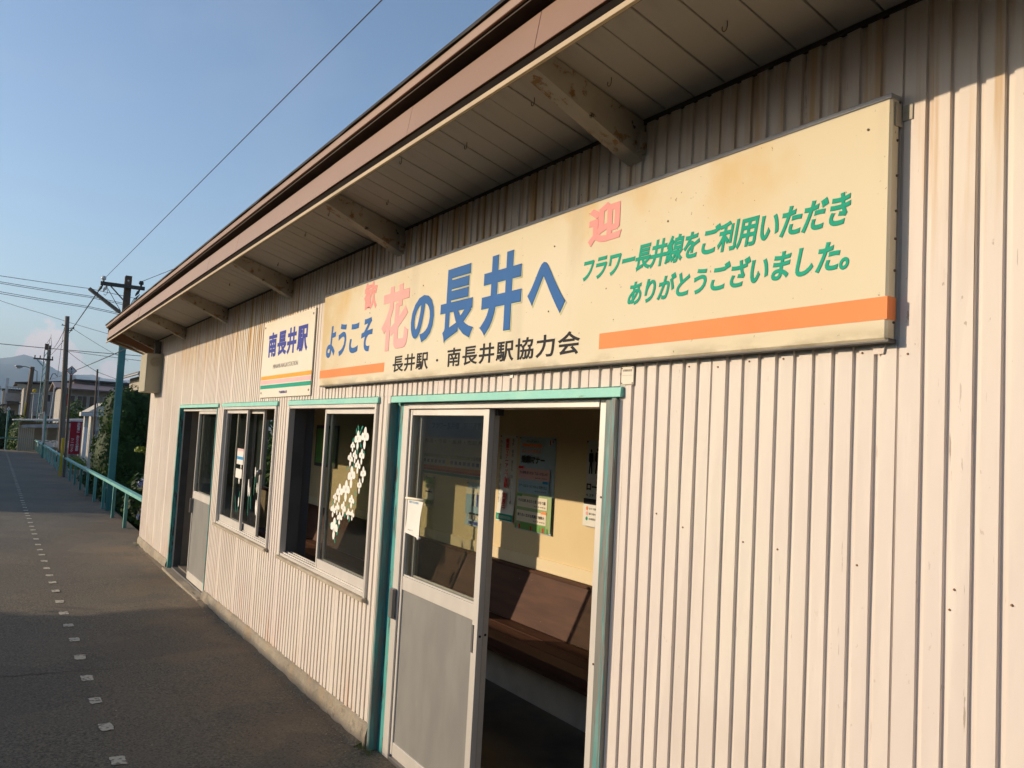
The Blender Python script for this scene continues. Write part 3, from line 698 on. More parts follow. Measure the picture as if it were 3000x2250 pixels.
# ================================================================== SIGNS ON THE FACADE
YS = -.042
sg = thing('welcome_sign', 'long cream welcome signboard with blue, pink and green lettering above the near door', 'sign', (-3.35, 0, 1.985))
SX0, SX1, SZ0, SZ1 = -5.457, -1.236, 1.985, 2.600
MB().box(SX0, SX1, YS, -.006, SZ0, SZ1).build('board', M['boardface'], sg, bevel=.006)
MB().box(SX0-.004, SX1+.002, YS+.006, -.004, SZ0-.005, SZ0+.004).build('bottom_trim', M['jambdark'], sg, bevel=.001)
MB().box(SX0-.004, SX1+.002, YS-.003, -.004, SZ1-.008, SZ1+.006).build('top_trim', M['steel'], sg, bevel=.002)
F_ = YS - .0003
def SL(txt, m, x0, x1, z0, z1, **k): return letters(txt, 'lettering', M[m], sg, x0, x1, z0, z1, k.pop('y', F_), **k)
SL('歓', 'ink_pink', -4.728, -4.523, 2.420, 2.589, bold=.03)
for nm_, x0, x1, z0, z1, b_, dx_, dz_ in (('の', -4.026, -3.752, 2.170, 2.418, .036, .008, -.006), ('長', -3.681, -3.336, 2.147, 2.510, .032, .008, -.007), ('井', -3.274, -2.930, 2.152, 2.509, .042, .008, -.007), ('へ', -2.882, -2.606, 2.194, 2.418, .045, .008, -.008)):
    SL(nm_, 'ink_lime', x0+dx_-.004, x1+dx_, z0+dz_, z1+dz_+.004, bold=b_*1.1, thick=.0005)
    SL(nm_, 'ink_blue', x0, x1, z0, z1, bold=b_, y=F_-.0006)
SL('花', 'ink_rose', -4.428, -4.058, 2.153, 2.516, bold=.038)
SL('ようこそ', 'ink_blue', -5.357, -4.559, 2.168, 2.378, bold=.03, shear=.12)
SL('長井駅', 'ink_black', -4.233, -3.789, 2.027, 2.119, bold=.018, spacing=1.06)
SL('・', 'ink_black', -3.699, -3.676, 2.060, 2.073, bold=.02)
SL('南長井駅協力会', 'ink_black', -3.579, -2.498, 2.026, 2.118, bold=.018, spacing=1.12)
SL('迎', 'ink_pink', -2.480, -2.280, 2.425, 2.578, bold=.05)
SL('フラワー長井線をご利用いただき', 'ink_green', -2.500, -1.345, 2.292, 2.388, bold=.034, shear=.22, spacing=.93)
SL('ありがとうございました。', 'ink_green', -2.231, -1.346, 2.177, 2.265, bold=.034, shear=.22, spacing=.95)
B('stripe', M['ink_orange'], sg, SX0+.001, -4.355, YS-.0011, YS+.0005, 2.037, 2.090, 0)
B('stripe', M['ink_orange'], sg, -2.381, SX1+.0011, YS-.0011, -.008, 2.036, 2.093, 0)
br = MB().box(SX1+.001, SX1+.004, -.030, -.002, 2.525, 2.585).box(SX1+.004, SX1+.032, -.0035, -.0005, 2.540, 2.580).build('hanger_bracket', M['bracket'], sg, bevel=.0008)
MB().prism_y([(-1.30, 1.986), (-1.262, 1.986), (-1.268, 1.956), (-1.294, 1.956)], -.006, -.001).build('hanger_bracket', M['siding'], sg)
for x in (-4.95, -3.05): MB().prism_y([(x, 1.986), (x+.03, 1.986), (x+.026, 1.958), (x+.004, 1.958)], -.006, -.001).build('hanger_bracket', M['alu'], sg)
for z in (2.03, 2.16, 2.24, 2.31, 2.40, 2.49): MB().tube([(SX1, -.016, z), (SX1+.003, -.016, z)], .0035, 7).build('screw', M['rust'], sg)
for x, z in ((-4.62, 2.40), (-3.9, 2.47), (-2.70, 2.47), (-2.72, 2.21), (-2.04, 2.44), (-1.30, 2.53)): MB().tube([(x, YS, z), (x, YS-.002, z)], .0035, 7).build('screw', M['rust'], sg)

ns = thing('station_name_sign', 'square white station name plate with navy lettering and orange, pink and green stripes', 'sign', (-6.38, 0, 1.93))
NX0, NX1, NZ0, NZ1 = -7.050, -5.722, 1.931, 2.560; NY = -.014
B('plate', M['signwhite'], ns, NX0, NX1, NY, -.006, NZ0, NZ1, .002)
def NL(txt, m, x0, x1, z0, z1, **k): return letters(txt, 'lettering', M[m], ns, x0, x1, z0, z1, NY-.0003, **k)
NL('南長井駅', 'ink_navy', -6.886, -5.855, 2.257, 2.463, bold=.038, spacing=1.15)
NL('MINAMI-NAGAI STATION', 'ink_grey', -6.707, -6.054, 2.163, 2.197, bold=.0)
for m_, z0, z1 in (('ink_tan', 2.079, 2.109), ('stripe_pink', 2.042, 2.073), ('stripe_green', 2.004, 2.034)): B('stripe', M[m_], ns, NX0+.004, NX1-.001, NY-.0012, NY-.0002, z0, z1, 0)
MB().prism_y([(-6.493, 1.979), (-6.478, 1.960), (-6.463, 1.979)], NY-.0012, NY-.0002).build('emblem', M['ink_navy'], ns)
NL('山形鉄道株式会社', 'ink_navy', -6.455, -6.277, 1.959, 1.979)
for x in (NX0+.04, NX1-.04):
    for z in (NZ0+.04, NZ1-.04): MB().tube([(x, NY, z), (x, NY-.003, z)], .008, 8).build('screw', M['dark'], ns)

pl = thing('number_plate', 'tiny cream metal property plate beside the upper right corner of the near door', 'plate', (-2.26, 0, 1.905))
B('plate', M['plate'], pl, -2.292, -2.224, -.006, -.002, 1.907, 1.970, .0015)
letters('建物財産標', 'lettering', M['ink_grey'], pl, -2.283, -2.233, 1.953, 1.961, -.0063, thick=.0004)
B('engraved_line', M['ink_grey'], pl, -2.286, -2.230, -.0066, -.0062, 1.939, 1.9398, 0)
for x in (-2.287, -2.229):
    for z in (1.912, 1.965): MB().tube([(x, -.006, z), (x, -.008, z)], .002, 6).build('screw', M['rust'], pl)

# louvred speaker box at the far corner
bxx = thing('speaker_box', 'beige metal box with a round louvre fixed high on the far corner of the facade', 'box', (-12.5, -.1, 2.08))
MB().box(-12.79, -12.215, -.203, .006, 2.085, 2.615).build('housing', M['box_beige'], bxx, bevel=.006)
B('front_cover', M['box_beige'], bxx, -12.785, -12.222, -.209, -.2035, 2.09, 2.61, .002)
for i in range(6):
    z = 2.452 + i*.018; h = math.sqrt(max(0, .06**2-(z-2.497)**2))
    MB().bar((-12.208, -.10-h, z), (-12.208, -.10+h, z), .014, .004, up=(.6, 0, 1)).build('louvre_slat', M['box_beige'], bxx)
MB().tube([(-12.212, -.10+.066*math.cos(a*.3142), 2.497+.066*math.sin(a*.3142)) for a in range(21)], .004, 5, cap=False).build('louvre_ring', M['box_beige'], bxx)
B('mount_post', M['dark'], bxx, -12.42, -12.34, -.10, -.02, 2.615, 2.80, .003)
MB().tube([(-12.5, -.18, 2.615), (-12.9, -.35, 2.74), (-13.2, -.55, 2.83)], .012, 6).build('stay', M['bracket'], bxx)

# ================================================================== INSIDE THE WAITING ROOM
bn = thing('wooden_bench', 'long brown wooden bench built along the back wall of the waiting room', 'bench', (-6, 1.2, 0))
BX0, BX1 = -10.9, 1.9
B('plinth', M['plinth'], bn, BX0, BX1, 1.235, 1.31, -.02, .315, .004)
for i in range(3): B('seat_plank', M['bench'], bn, BX0, BX1, 1.0+i*.137, 1.0+i*.137+.134, .335, .392, .004)
B('seat_apron', M['bench'], bn, BX0, BX1, 1.015, 1.045, .300, .334, .003)
MB().prism_x([(1.402, .396), (1.424, .396), (1.529, .741), (1.507, .741)], BX0, BX1).build('backrest', M['bench'], bn, bevel=.001)
B('back_cap', M['bench'], bn, BX0, BX1, 1.498, 1.549, .742, .762, .003)
def sheet_thing(name, label, x0, x1, z0, z1, m='paper', y=YB, pins=True, grp=None):
    t_ = thing(name, label, 'poster', ((x0+x1)/2, y, z0), grp)
    mb = MB(); n = 8; rx = random.Random(len(label))
    for j in range(n+1):
        z = z0+(z1-z0)*j/n; cv = .004*math.sin(j*1.1+len(label)) + (.012*(1-j/2) if j < 2 else 0)
        for x in (x0, (x0+x1)/2, x1): mb.v.append((x, y-.004-max(0, cv), z))
    for j in range(n):
        for i in range(2): mb.f.append((j*3+i, j*3+i+1, j*3+i+4, j*3+i+3))
    mb.build('sheet', M[m], t_, smooth=True)
    if pins:
        for x in (x0+.008, x1-.008): MB().sphere((x, y-.012, z1-.01), .006, 6, 4).build('pin', M['dark'], t_)
    return t_
PY = YB-.0215
def PB(t_, m, x0, x1, z0, z1, y=PY, nm='printed_panel'): return MB().quad((x0, y, z0), (x1, y, z0), (x1, y, z1), (x0, y, z1)).build(nm, M[m], t_)
def PL(t_, txt, m, x0, x1, z0, z1, **k): return letters(txt, 'lettering', M[m], t_, x0, x1, z0, z1, k.pop('y', PY-.001), thick=.0004, **k)
vt = lambda s_: '\n'.join(s_)
# tall white campaign banner
p = sheet_thing('campaign_poster', 'tall narrow white poster with red vertical lettering and a green band', -5.66, -5.41, 1.058, 1.730)
PL(p, vt('乗車マナーアップ運動'), 'ink_red', -5.560, -5.505, 1.318, 1.705, bold=.03, line=.86); PL(p, vt('実施中'), 'ink_red', -5.575, -5.520, 1.145, 1.285, bold=.03, line=.9)
PL(p, vt('みんなの駅　大切に利用しましょう'), 'ink_black', -5.640, -5.610, 1.20, 1.690, line=.9); PL(p, vt('事件・事故　見たら、聞いたら１１０番'), 'ink_black', -5.465, -5.435, 1.20, 1.705, line=.9)
PB(p, 'ink_green', -5.655, -5.415, 1.068, 1.118); PL(p, '山形鉄道運営助成協議会', 'paper', -5.635, -5.43, 1.08, 1.105)
# manners poster
p = sheet_thing('manners_poster', 'green and blue travel manners poster with four rounded text panels', -5.375, -4.893, 1.028, 1.724, 'poster_blue')
PB(p, 'poster_green', -5.370, -4.898, 1.040, 1.30, PY+.002); PB(p, 'poster_leaf', -5.30, -4.96, 1.034, 1.085, PY+.001)
PL(p, '乗車マナー', 'ink_black', -5.325, -5.005, 1.525, 1.585, bold=.05); PL(p, 'みんなで守ろう', 'ink_orange', -5.32, -5.06, 1.600, 1.632, bold=.03); PB(p, 'ink_orange', -5.32, -5.05, 1.650, 1.672, PY)
PL(p, 'めざせ！', 'ink_black', -5.26, -5.10, 1.682, 1.700)
for i, (tx, m_, zc) in enumerate((('その荷物 座らせなくては いけないの？', 'poster_pink', 1.448), ('マナーとは ルールじゃないよ 気持ちだよ', 'poster_sky', 1.350), ('その白線 あなたと僕 つなぐ線', 'poster_cream', 1.240), ('譲り合い 広がる笑顔は 無限大', 'poster_cream', 1.132))):
    dd = .02*i/3; PB(p, m_, -5.355+dd*.2, -4.935-dd, zc-.042, zc+.042); PL(p, tx, 'ink_black', -5.335, -4.955-dd, zc-.004, zc+.020, bold=.012); PL(p, '長井市 中学生', 'ink_black', -5.12, -4.965, zc-.030, zc-.020)
    xx = -5.355 if i % 2 == 0 else -5.02; PB(p, ('ink_red', 'mascot_blue', 'poster_leaf', 'ink_orange')[i], xx, xx+.07, zc+.036, zc+.054, PY-.0015)
for i in range(9): PB(p, 'ink_red' if i % 3 == 1 else 'poster_leaf', -5.365+.052*i, -5.345+.052*i, 1.034, 1.070, PY-.0008)
for i in range(4): PB(p, 'ink_red' if i % 2 else 'paper', -4.965+.016*i, -4.952+.016*i, 1.665+.008*i, 1.705, PY-.0008)
# concert flyer at the right of the opening
p = sheet_thing('concert_flyer', 'white flyer with dark standing figures and bold black title, partly behind the right jamb', -4.52, -4.02, 1.145, 1.72, 'paper_grey')
PB(p, 'paper', -4.518, -4.022, 1.150, 1.295, PY+.001)
def person_shape(t_, cx, zb, h, m):   # printed silhouette
    mb = MB(); y = PY-.0006
    disc(mb, cx, zb+h*.93, h*.055, h*.07, 0, y, 10)
    mb.poly([(cx-h*.13, y, zb+h*.84), (cx-h*.15, y, zb+h*.5), (cx-h*.08, y, zb+h*.45), (cx-h*.12, y, zb), (cx-h*.03, y, zb), (cx, y, zb+h*.36), (cx+h*.04, y, zb), (cx+h*.13, y, zb), (cx+h*.09, y, zb+h*.45), (cx+h*.15, y, zb+h*.52), (cx+h*.13, y, zb+h*.84)])
    return mb.build('printed_figure', M[m], t_)
for i in range(4): person_shape(p, -4.455+.07*i, 1.495+.003*i, .165+.006*i, 'ink_black')
PL(p, 'ローカル', 'ink_black', -4.49, -4.25, 1.385, 1.435, bold=.05); PL(p, 'ア', 'ink_black', -4.38, -4.33, 1.335, 1.375, bold=.05); PL(p, '4.29', 'ink_black', -4.495, -4.41, 1.345, 1.362)
PB(p, 'ink_black', -4.516, -4.03, 1.292, 1.330); 
for i, m_ in enumerate(('ink_orange', 'ink_rose', 'ink_green')):
    mb = MB(); disc(mb, -4.475, 1.265-.034*i, .012, .012, 0, PY-.0006, 12); mb.build('printed_dot', M[m_], p)
    PL(p, ('ひとり旅プラン', '駅と街のプラン', '会場周辺案内図'), 'ink_black', -4.45, -4.32, 1.258-.034*i, 1.272-.034*i) if False else PL(p, ('ひとり旅プラン', '駅と街のプラン', '会場周辺案内図')[i], 'ink_black', -4.45, -4.32, 1.258-.034*i, 1.272-.034*i)
# posters seen through the door glass
p = sheet_thing('timetable_leaflet', 'small narrow green and white leaflet seen through the near door glass', -6.955, -6.785, 1.045, 1.326, 'poster_cream')
PB(p, 'poster_leaf', -6.95, -6.79, 1.255, 1.315); PB(p, 'poster_green', -6.95, -6.79, 1.215, 1.250); PB(p, 'ink_black', -6.94, -6.80, 1.178, 1.19); PB(p, 'poster_green', -6.94, -6.80, 1.07, 1.11)
PL(p, 'ご案内', 'ink_orange', -6.93, -6.82, 1.196, 1.212)
p = sheet_thing('tourism_poster', 'pale blue poster with small standing figures seen through the near door glass', -6.165, -5.80, .968, 1.324, 'poster_blue')
PB(p, 'poster_cream', -6.16, -5.805, 1.225, 1.275); PB(p, 'poster_sky', -6.16, -5.805, 1.06, 1.225)
for i in range(6): person_shape(p, -6.03+.035*i, 1.13, .12, ('ink_black', 'paper', 'ink_navy', 'paper', 'ink_black', 'ink_grey')[i])
PB(p, 'bench' if False else 'ink_grey', -6.09, -5.99, 1.02, 1.075); PB(p, 'poster_cream', -5.98, -5.88, 1.02, 1.075); PL(p, '観光案内所', 'ink_navy', -6.09, -5.84, .978, 1.008, bold=.03)
p = thing('fare_board', 'white fare and timetable board with orange, red and teal stripes behind the near door glass', 'board', (-6.55, YB, 1.36))
B('panel', M['paper_grey'], p, -7.15, -5.72, YB-.012, YB-.001, 1.345, 1.90, .002)
for m_, z0, z1 in (('fare_orange', 1.404, 1.428), ('fare_red', 1.380, 1.402), ('fare_teal', 1.350, 1.374)): B('stripe', M[m_], p, -7.148, -5.722, YB-.0135, YB-.0121, z0, z1, 0)
letters('赤湯南陽市役所宮内おりはた梨郷西大塚今泉時庭南長井', 'lettering', M['ink_black'], p, -7.03, -5.80, 1.500, 1.535, YB-.0122, thick=.0004)
letters('フラワー長井線　時刻運賃表', 'lettering', M['ink_black'], p, -6.9, -5.9, 1.76, 1.82, YB-.0122, thick=.0004)
letters('赤湯・今泉・長井・荒砥方面', 'lettering', M['ink_black'], p, -7.03, -5.85, 1.63, 1.67, YB-.0122, thick=.0004)
for i in range(16): B('fare_cell', M['ink_navy'] if i != 6 else M['yellow'], p, -7.03+.077*i, -6.985+.077*i, YB-.0128, YB-.0121, 1.452, 1.482, 0)
# roll-down notice taped to the door glass (drawing left out)
p = thing('taped_notice', 'curling white notice with blue print taped to the near door glass', 'notice', (-3.98, .035, 1.17))
mb = MB(); nj, ni = 10, 6
for j in range(nj+1):
    for i in range(ni+1):
        u, v = i/ni, j/nj
        x = -4.088 + (.205 - .02*math.sin(v*3))*u + .012*(1-v); z = 1.172 + .176*v - .010*u*(1-v); y = .034 - .003 - .016*(u**3)*(1-v*.6) - .012*(1-v)**3
        mb.v.append((x, y, z))
for j in range(nj):
    for i in range(ni): mb.f.append((j*(ni+1)+i, j*(ni+1)+i+1, (j+1)*(ni+1)+i+1, (j+1)*(ni+1)+i))
mb.build('sheet', M['paper'], p, smooth=True)
MB().tube([(-4.098, .026, 1.352), (-3.880, .026, 1.358)], .0065, 8).build('curled_top', M['poster_cream'], p, smooth=True)
MB().tube([(-3.905, .012, 1.176), (-3.885, .008, 1.160), (-3.868, .010, 1.168)], .007, 6).build('curled_corner', M['paper'], p, smooth=True)
letters('多由住の待合室に', 'lettering', M['mascot_blue'], p, -4.055, -3.915, 1.206, 1.216, .0265, thick=.0004)
letters('Nagai City N.E.', 'lettering', M['ink_grey'], p, -4.045, -3.935, 1.187, 1.194, .0215, thick=.0004)
letters('駅からお知らせ', 'lettering', M['mascot_blue'], p, -4.06, -3.915, 1.330, 1.342, .0285, thick=.0004)
# dark frame on the back wall glimpsed through the near window
p = thing('dark_picture', 'dark framed picture on the back wall glimpsed through the open near window', 'picture', (-9.6, YB, 1.2))
B('frame', M['dark'], p, -10.1, -9.35, YB-.03, YB-.001, 1.25, 1.75, .004); B('picture', M['poster_leaf'], p, -10.05, -9.4, YB-.034, YB-.0305, 1.29, 1.71, 0)

# ================================================================== VEGETATION HELPERS
def leaves(name, m, parent, blobs, n, size, seed, shell=.55, flat_=0.0):
    r = random.Random(seed); mb = MB(); vol = [b[3]*b[4]*b[5] for b in blobs]; tot = sum(vol)
    for b, vv in zip(blobs, vol):
        cx, cy, cz, rx, ry, rz = b
        for _ in range(max(3, int(n*vv/tot))):
            while True:
                d = Vector((r.gauss(0, 1), r.gauss(0, 1), r.gauss(0, 1)))
                if d.length > .1: break
            d.normalize(); q = shell + (1-shell)*r.random()**.6
            q *= 1 + .14*math.sin(d.x*5+seed)*math.sin(d.y*6+1)*math.sin(d.z*5)
            p = Vector((cx+d.x*rx*q, cy+d.y*ry*q, cz+d.z*rz*q))
            nrm = (d + Vector((r.uniform(-.8, .8), r.uniform(-.8, .8), r.uniform(-.5, .9)))).normalized()
            a = nrm.cross(Vector((r.uniform(-1, 1), r.uniform(-1, 1), r.uniform(-1, 1)))).normalized(); b2 = nrm.cross(a)
            s = size*r.uniform(.6, 1.35)
            mb.quad(p-a*s*.5, p+b2*s*.32, p+a*s*.5, p-b2*s*.32)
    return mb.build(name, m, parent)
def trunk(parent, base, top, r0, nb, seed, spread, m=M['wood']):
    r = random.Random(seed); mb = MB(); b = Vector(base); t_ = Vector(top)
    pts = [b.lerp(t_, i/4) + Vector((r.uniform(-.04, .04), r.uniform(-.04, .04), 0))*(i > 0) for i in range(5)]
    mb.tube(pts, [r0*(1-.14*i) for i in range(5)], 7)
    for _ in range(nb):
        k = r.uniform(.35, .95); s = b.lerp(t_, k); e = s + Vector((r.uniform(-1, 1)*spread, r.uniform(-1, 1)*spread, r.uniform(.2, .9)*spread))
        mb.tube([s, s.lerp(e, .5)+Vector((0, 0, .05*spread)), e], [r0*.45, r0*.3, r0*.12], 5)
    return mb.build('trunk', m, parent)
def shrub(name, label, cat, base, blobs, n, size, m, seed, group=None, branches=5):
    t_ = thing(name, label, cat, base, group); cx, cy, cz, rx, ry, rz = max(blobs, key=lambda b: b[2]+b[5])
    trunk(t_, base, (cx, cy, cz+rz*.3), max(.03, min(.16, rz*.09)), branches, seed, max(.2, (rx+ry)*.35))
    leaves('crown', M[m], t_, blobs, n, size, seed); return t_

# ================================================================== RAILING ALONG THE PLATFORM
rl = thing('platform_railing', 'low turquoise steel railing along the platform beyond the building', 'railing', (-30, 0, -.1))
def rail_y(x): return lerp_pts(x, [(-49, -.17), (-33, -.08), (-24, -.02), (-18, .02), (-13, .04)])
def rail_z(x): return lerp_pts(x, [(-49, .43), (-25, .475), (-18, .53), (-13, .56)])
xr = [-13.25] + [-15.1 - 1.63*i for i in range(21)]
po = None
for i, x in enumerate(xr):
    MB().box(x-.028, x+.028, rail_y(x)-.004, rail_y(x)+.004, gz(x)-.15, rail_z(x)-.03).box(x-.028, x-.020, rail_y(x)-.0, rail_y(x)+.055, gz(x)-.15, rail_z(x)-.03).build('post', M['railteal'], rl, bevel=.002)
cutr = [-13.1, -17.75, -22.9, -27.8, -32.7, -37.6, -42.5, -48.0]
for a, b in zip(cutr, cutr[1:]):
    n = 3; seq = [a+(b-a)*i/n+(-.004 if i == 0 else 0) for i in range(n+1)]
    mb = MB()
    for u, v in zip(seq, seq[1:]): mb.bar((u, rail_y(u), rail_z(u)-.025), (v, rail_y(v), rail_z(v)-.025), .085, .05)
    mb.build('top_rail', M['railteal'], rl, bevel=.003)
er = thing('end_railing', 'single turquoise rail crossing the far end of the platform', 'railing', (-49.4, -1, -.6))
MB().bar((-49.4, -2.9, .46), (-49.4, -.15, .41), .06, .06).build('top_rail', M['tealsteel'], er)
for y in (-2.6, -.25): MB().box(-49.43, -49.37, y-.03, y+.03, LOW, .42).build('post', M['tealsteel'], er)

# ================================================================== POLES, MARKERS, WIRES
tp = thing('teal_steel_pole', 'tall turquoise steel pole with cross arm and a tilted lamp behind the railing', 'utility pole', (-18.05, .15, -.1))
y0 = .115; MB().box(-18.13, -18.118, y0-.055, y0+.065, LOW, 3.25).box(-18.0, -17.988, y0-.055, y0+.065, LOW, 3.25).box(-18.118, -18.0, y0-.005, y0+.007, LOW, 3.25).build('post', M['tealsteel'], tp, bevel=.002)
MB().box(-18.13, -18.118, y0-.055, y0+.065, 3.25, 4.55).box(-18.0, -17.988, y0-.055, y0+.065, 3.25, 4.55).box(-18.118, -18.0, y0-.005, y0+.007, 3.25, 4.55).build('post_extension', M['rust'], tp, bevel=.002)
MB().tube([(-17.985, y0, 4.45), (-17.98, y0, 4.45)], .018, 10).build('bolt_hole', M['porcelain'], tp)
B('cross_arm', M['dark'], tp, -17.985, -17.915, -.38, .42, 4.29, 4.36, .002)
MB().bar((-17.93, -.20, 4.29), (-17.97, .06, 4.04), .04, .015).build('brace', M['dark'], tp)
for y in (-.33, .35):
    MB().tube([(-17.95, y, 4.36), (-17.95, y, 4.395), (-17.95, y, 4.40), (-17.95, y, 4.44), (-17.95, y, 4.47)], [.018, .02, .042, .046, .03], 10).build('insulator', M['porcelain'] if y < 0 else M['dark'], tp, smooth=True)
for y in (-.34, -.26, .33): MB().tube([(-17.95, y, 4.29), (-17.95, y-.03, 4.23), (-17.95, y-.07, 4.16)], [.012, .028, .012], 7).build('strain_insulator', M['porcelain'] if y == -.26 else M['dark'], tp)
lp = MB().bar((-17.95, -.57, 4.19), (-17.95, .0, 3.80), .13, .055).build('lamp_housing', M['wood'], tp)
MB().tube([(-17.93, -.54, 4.14), (-17.93, -.03, 3.79)], .018, 8).build('lamp_tube', M['porcelain'], lp)
MB().tube([(-17.95, .0, 3.81), (-17.98, .08, 3.72)], .02, 6).build('lamp_bracket', M['rust'], tp)
MB().tube([(-17.93, -.27, 4.27), (-17.93, -.1, 4.0), (-17.94, .02, 3.82)], .006, 5).build('lamp_cable', M['wire'], tp)
MB().tube([(-17.94, -.26, 4.23), (-17.94, -.24, 4.15), (-17.94, -.28, 4.09), (-17.94, -.31, 4.12)], .006, 5).build('loose_cable', M['wire'], tp)
for i in range(3): MB().tube([(-17.94, .34, 4.2), (-17.94, .27-.02*i, 4.08), (-17.95, .22-.03*i, 3.9)], .006, 5).build('drop_cable', M['wire'], tp)

def wood_pole(label, base, top, r0, r1, name='wooden_pole', m=M['wood'], cat='utility pole'):
    t_ = thing(name, label, cat, base); b, t2 = Vector(base), Vector(top)
    MB().tube([b.lerp(t2, i/6) for i in range(7)], [r0+(r1-r0)*i/6 for i in range(7)], 12).build('pole', m, t_, smooth=True); return t_
wp = wood_pole('thick bare wooden pole just behind the railing near the half marker', (-32, .10, LOW), (-32, -.135, 5.10), .115, .068)
for z, dy in ((4.75, -.08), (4.6, .09), (4.68, .12)):
    MB().tube([(-31.95, -.13, z), (-31.95, -.13+dy*1.6, z+.03)], .014, 5).build('peg', M['dark'], wp); MB().sphere((-31.95, -.13+dy*1.7, z+.04), .035, 8, 5).build('insulator', M['porcelain'] if dy < 0 else M['dark'], wp)
MB().tube([(-31.9, -.2, 4.7), (-31.9, -.24, 4.0), (-31.9, -.27, 3.0)], .008, 5).build('drop_cable', M['wire'], wp)
km = thing('half_kilometre_marker', 'white diamond marker reading one over two on a rusty post', 'marker sign', (-28, -.06, -.1))
MB().tube([(-28, -.065, -.15), (-28.0, -.115, 2.95)], .038, 10).build('post', M['rust'], km)
MB().prism_x([(-.113, 2.905), (.035, 3.055), (-.113, 3.205), (-.26, 3.055)], -27.965, -27.955).build('border_plate', M['km_red'], km)
MB().prism_x([(-.113, 2.93), (.012, 3.055), (-.113, 3.18), (-.237, 3.055)], -27.954, -27.949).build('plate', M['km_white'], km)
letters('1', 'lettering', M['ink_black'], km, -.135, -.105, 3.075, 3.145, -27.9485, axis='x', bold=.01); letters('2', 'lettering', M['ink_black'], km, -.150, -.085, 2.970, 3.055, -27.9485, axis='x', bold=.01)
ys_ = thing('yellow_stake', 'short yellow stake standing against the railing beside the half marker', 'stake', (-28.3, -.14, -.1))
MB().box(-28.33, -28.27, -.185, -.120, -.12, 1.02).build('stake', M['yellow'], ys_, bevel=.006); MB().box(-28.34, -28.26, -.19, -.115, 1.02, 1.035).build('cap', M['yellow'], ys_)
k3 = thing('third_kilometre_marker', 'small diamond marker reading three on a turquoise post at the platform end', 'marker sign', (-49.5, -1.42, -.1))
MB().tube([(-49.45, -1.41, LOW), (-49.45, -1.44, 1.82)], .045, 8).build('post', M['tealsteel'], k3)
MB().prism_x([(-1.44, 1.785), (-1.315, 1.92), (-1.44, 2.055), (-1.565, 1.92)], -49.41, -49.40).build('border_plate', M['ink_black'], k3); MB().prism_x([(-1.44, 1.81), (-1.34, 1.92), (-1.44, 2.03), (-1.54, 1.92)], -49.395, -49.39).build('plate', M['km_white'], k3)
letters('3', 'lettering', M['ink_black'], k3, -1.475, -1.405, 1.87, 1.97, -49.389, axis='x', bold=.01)
bs = thing('bicycle_lock_banner', 'dark red upright sign with white vertical lettering behind the railing', 'sign', (-30, .27, LOW))
MB().box(-30.02, -30.0, .125, .445, .50, 1.545).build('panel', M['banner_red'], bs, bevel=.003)
for y in (.15, .42): MB().tube([(-30.04, y, LOW), (-30.04, y, 1.5)], .018, 8).build('post', M['steel'], bs)
letters(vt('自転車に　あなたの愛錠'), 'lettering', M['paper'], bs, .315, .405, .60, 1.52, -29.9995, axis='x', line=.92, bold=.01); letters(vt('ツーロック'), 'lettering', M['paper'], bs, .175, .255, .56, 1.0, -29.9995, axis='x', line=.92, bold=.01)
wpk = thing('white_board_post', 'narrow white board on a turquoise post behind the railing', 'signpost', (-40, -.2, -1))
MB().prism_x([(-.225, .53), (-.165, .53), (-.20, 1.80), (-.245, 1.86), (-.262, 1.80)], -40.0, -39.96).build('board', M['km_white'], wpk); MB().tube([(-40.06, -.14, LOW), (-40.06, -.16, 1.7)], .045, 8).build('post', M['tealsteel'], wpk)
MB().tube([(-40.0, -.24, 1.8), (-40.0, -.42, 1.72)], .012, 5).build('arm', M['km_white'], wpk)
wood_pole('thin dark pole standing in front of the ivy and brown roof', (-32, 1.03, LOW), (-32, .93, 3.38), .035, .03, 'thin_pole', M['rust'])
MB().tube([(-32.0, 1.10, LOW), (-32.0, 1.0, 3.1)], .018, 6).build('conduit', M['steel'], bpy.data.objects['thin_pole'])
# street lamp, lattice mast and second pole beyond the platform end
k_ = 75/60
sl = wood_pole('leaning brown wooden pole carrying a street lamp beyond the platform end', (-75, -.12, LOW), (-75, .115, 5.42), .20, .155, 'street_lamp_pole', M['rust'], 'street lamp')
MB().tube([(-74.9, .1, 5.25), (-74.8, -.25, 5.36), (-74.8, -.55, 5.40)], .03, 6).build('arm', M['dark'], sl)
MB().sphere((-74.8, -.78, 5.36), .30, 12, 7, sx=.6, sz=.34).build('lamp_head', M['steel'], sl, smooth=True); MB().sphere((-74.8, -.80, 5.27), .2, 10, 6, sx=.5, sz=.4).build('lamp_glass', M['porcelain'], sl, smooth=True)
MB().tube([(-74.9, .15, 5.25), (-74.9, .45, 5.1), (-74.9, .5, 4.3)], .03, 6).build('cable_arm', M['dark'], sl)
MB().bar((-74.8, -.35, LOW), (-74.8, -.1, 2.6), .09, .09).build('guard_strip', M['yellow'], sl)
mt = thing('signal_mast', 'slim turquoise lattice mast with cross arm beyond the platform end', 'utility pole', (-62, .4, LOW))
for dy in (-.11, .11): MB().tube([(-62, .36+dy, LOW), (-62, .46+dy*.8, 5.95)], .03, 6).build('leg', M['tealsteel'], mt)
for i in range(14): z = -.4+i*.45; MB().tube([(-62, .37-.1+.0145*i*.45, z), (-62, .37+.1+.0145*i*.45, z+.4)], .016, 4).build('lattice_bar', M['tealsteel'], mt)
B('cross_arm', M['dark'], mt, -62.1, -61.95, -.22, .90, 5.28, 5.38, 0); MB().tube([(-61.9, .0, 5.25), (-61.9, .36, 4.85)], .03, 5).build('brace', M['tealsteel'], mt)
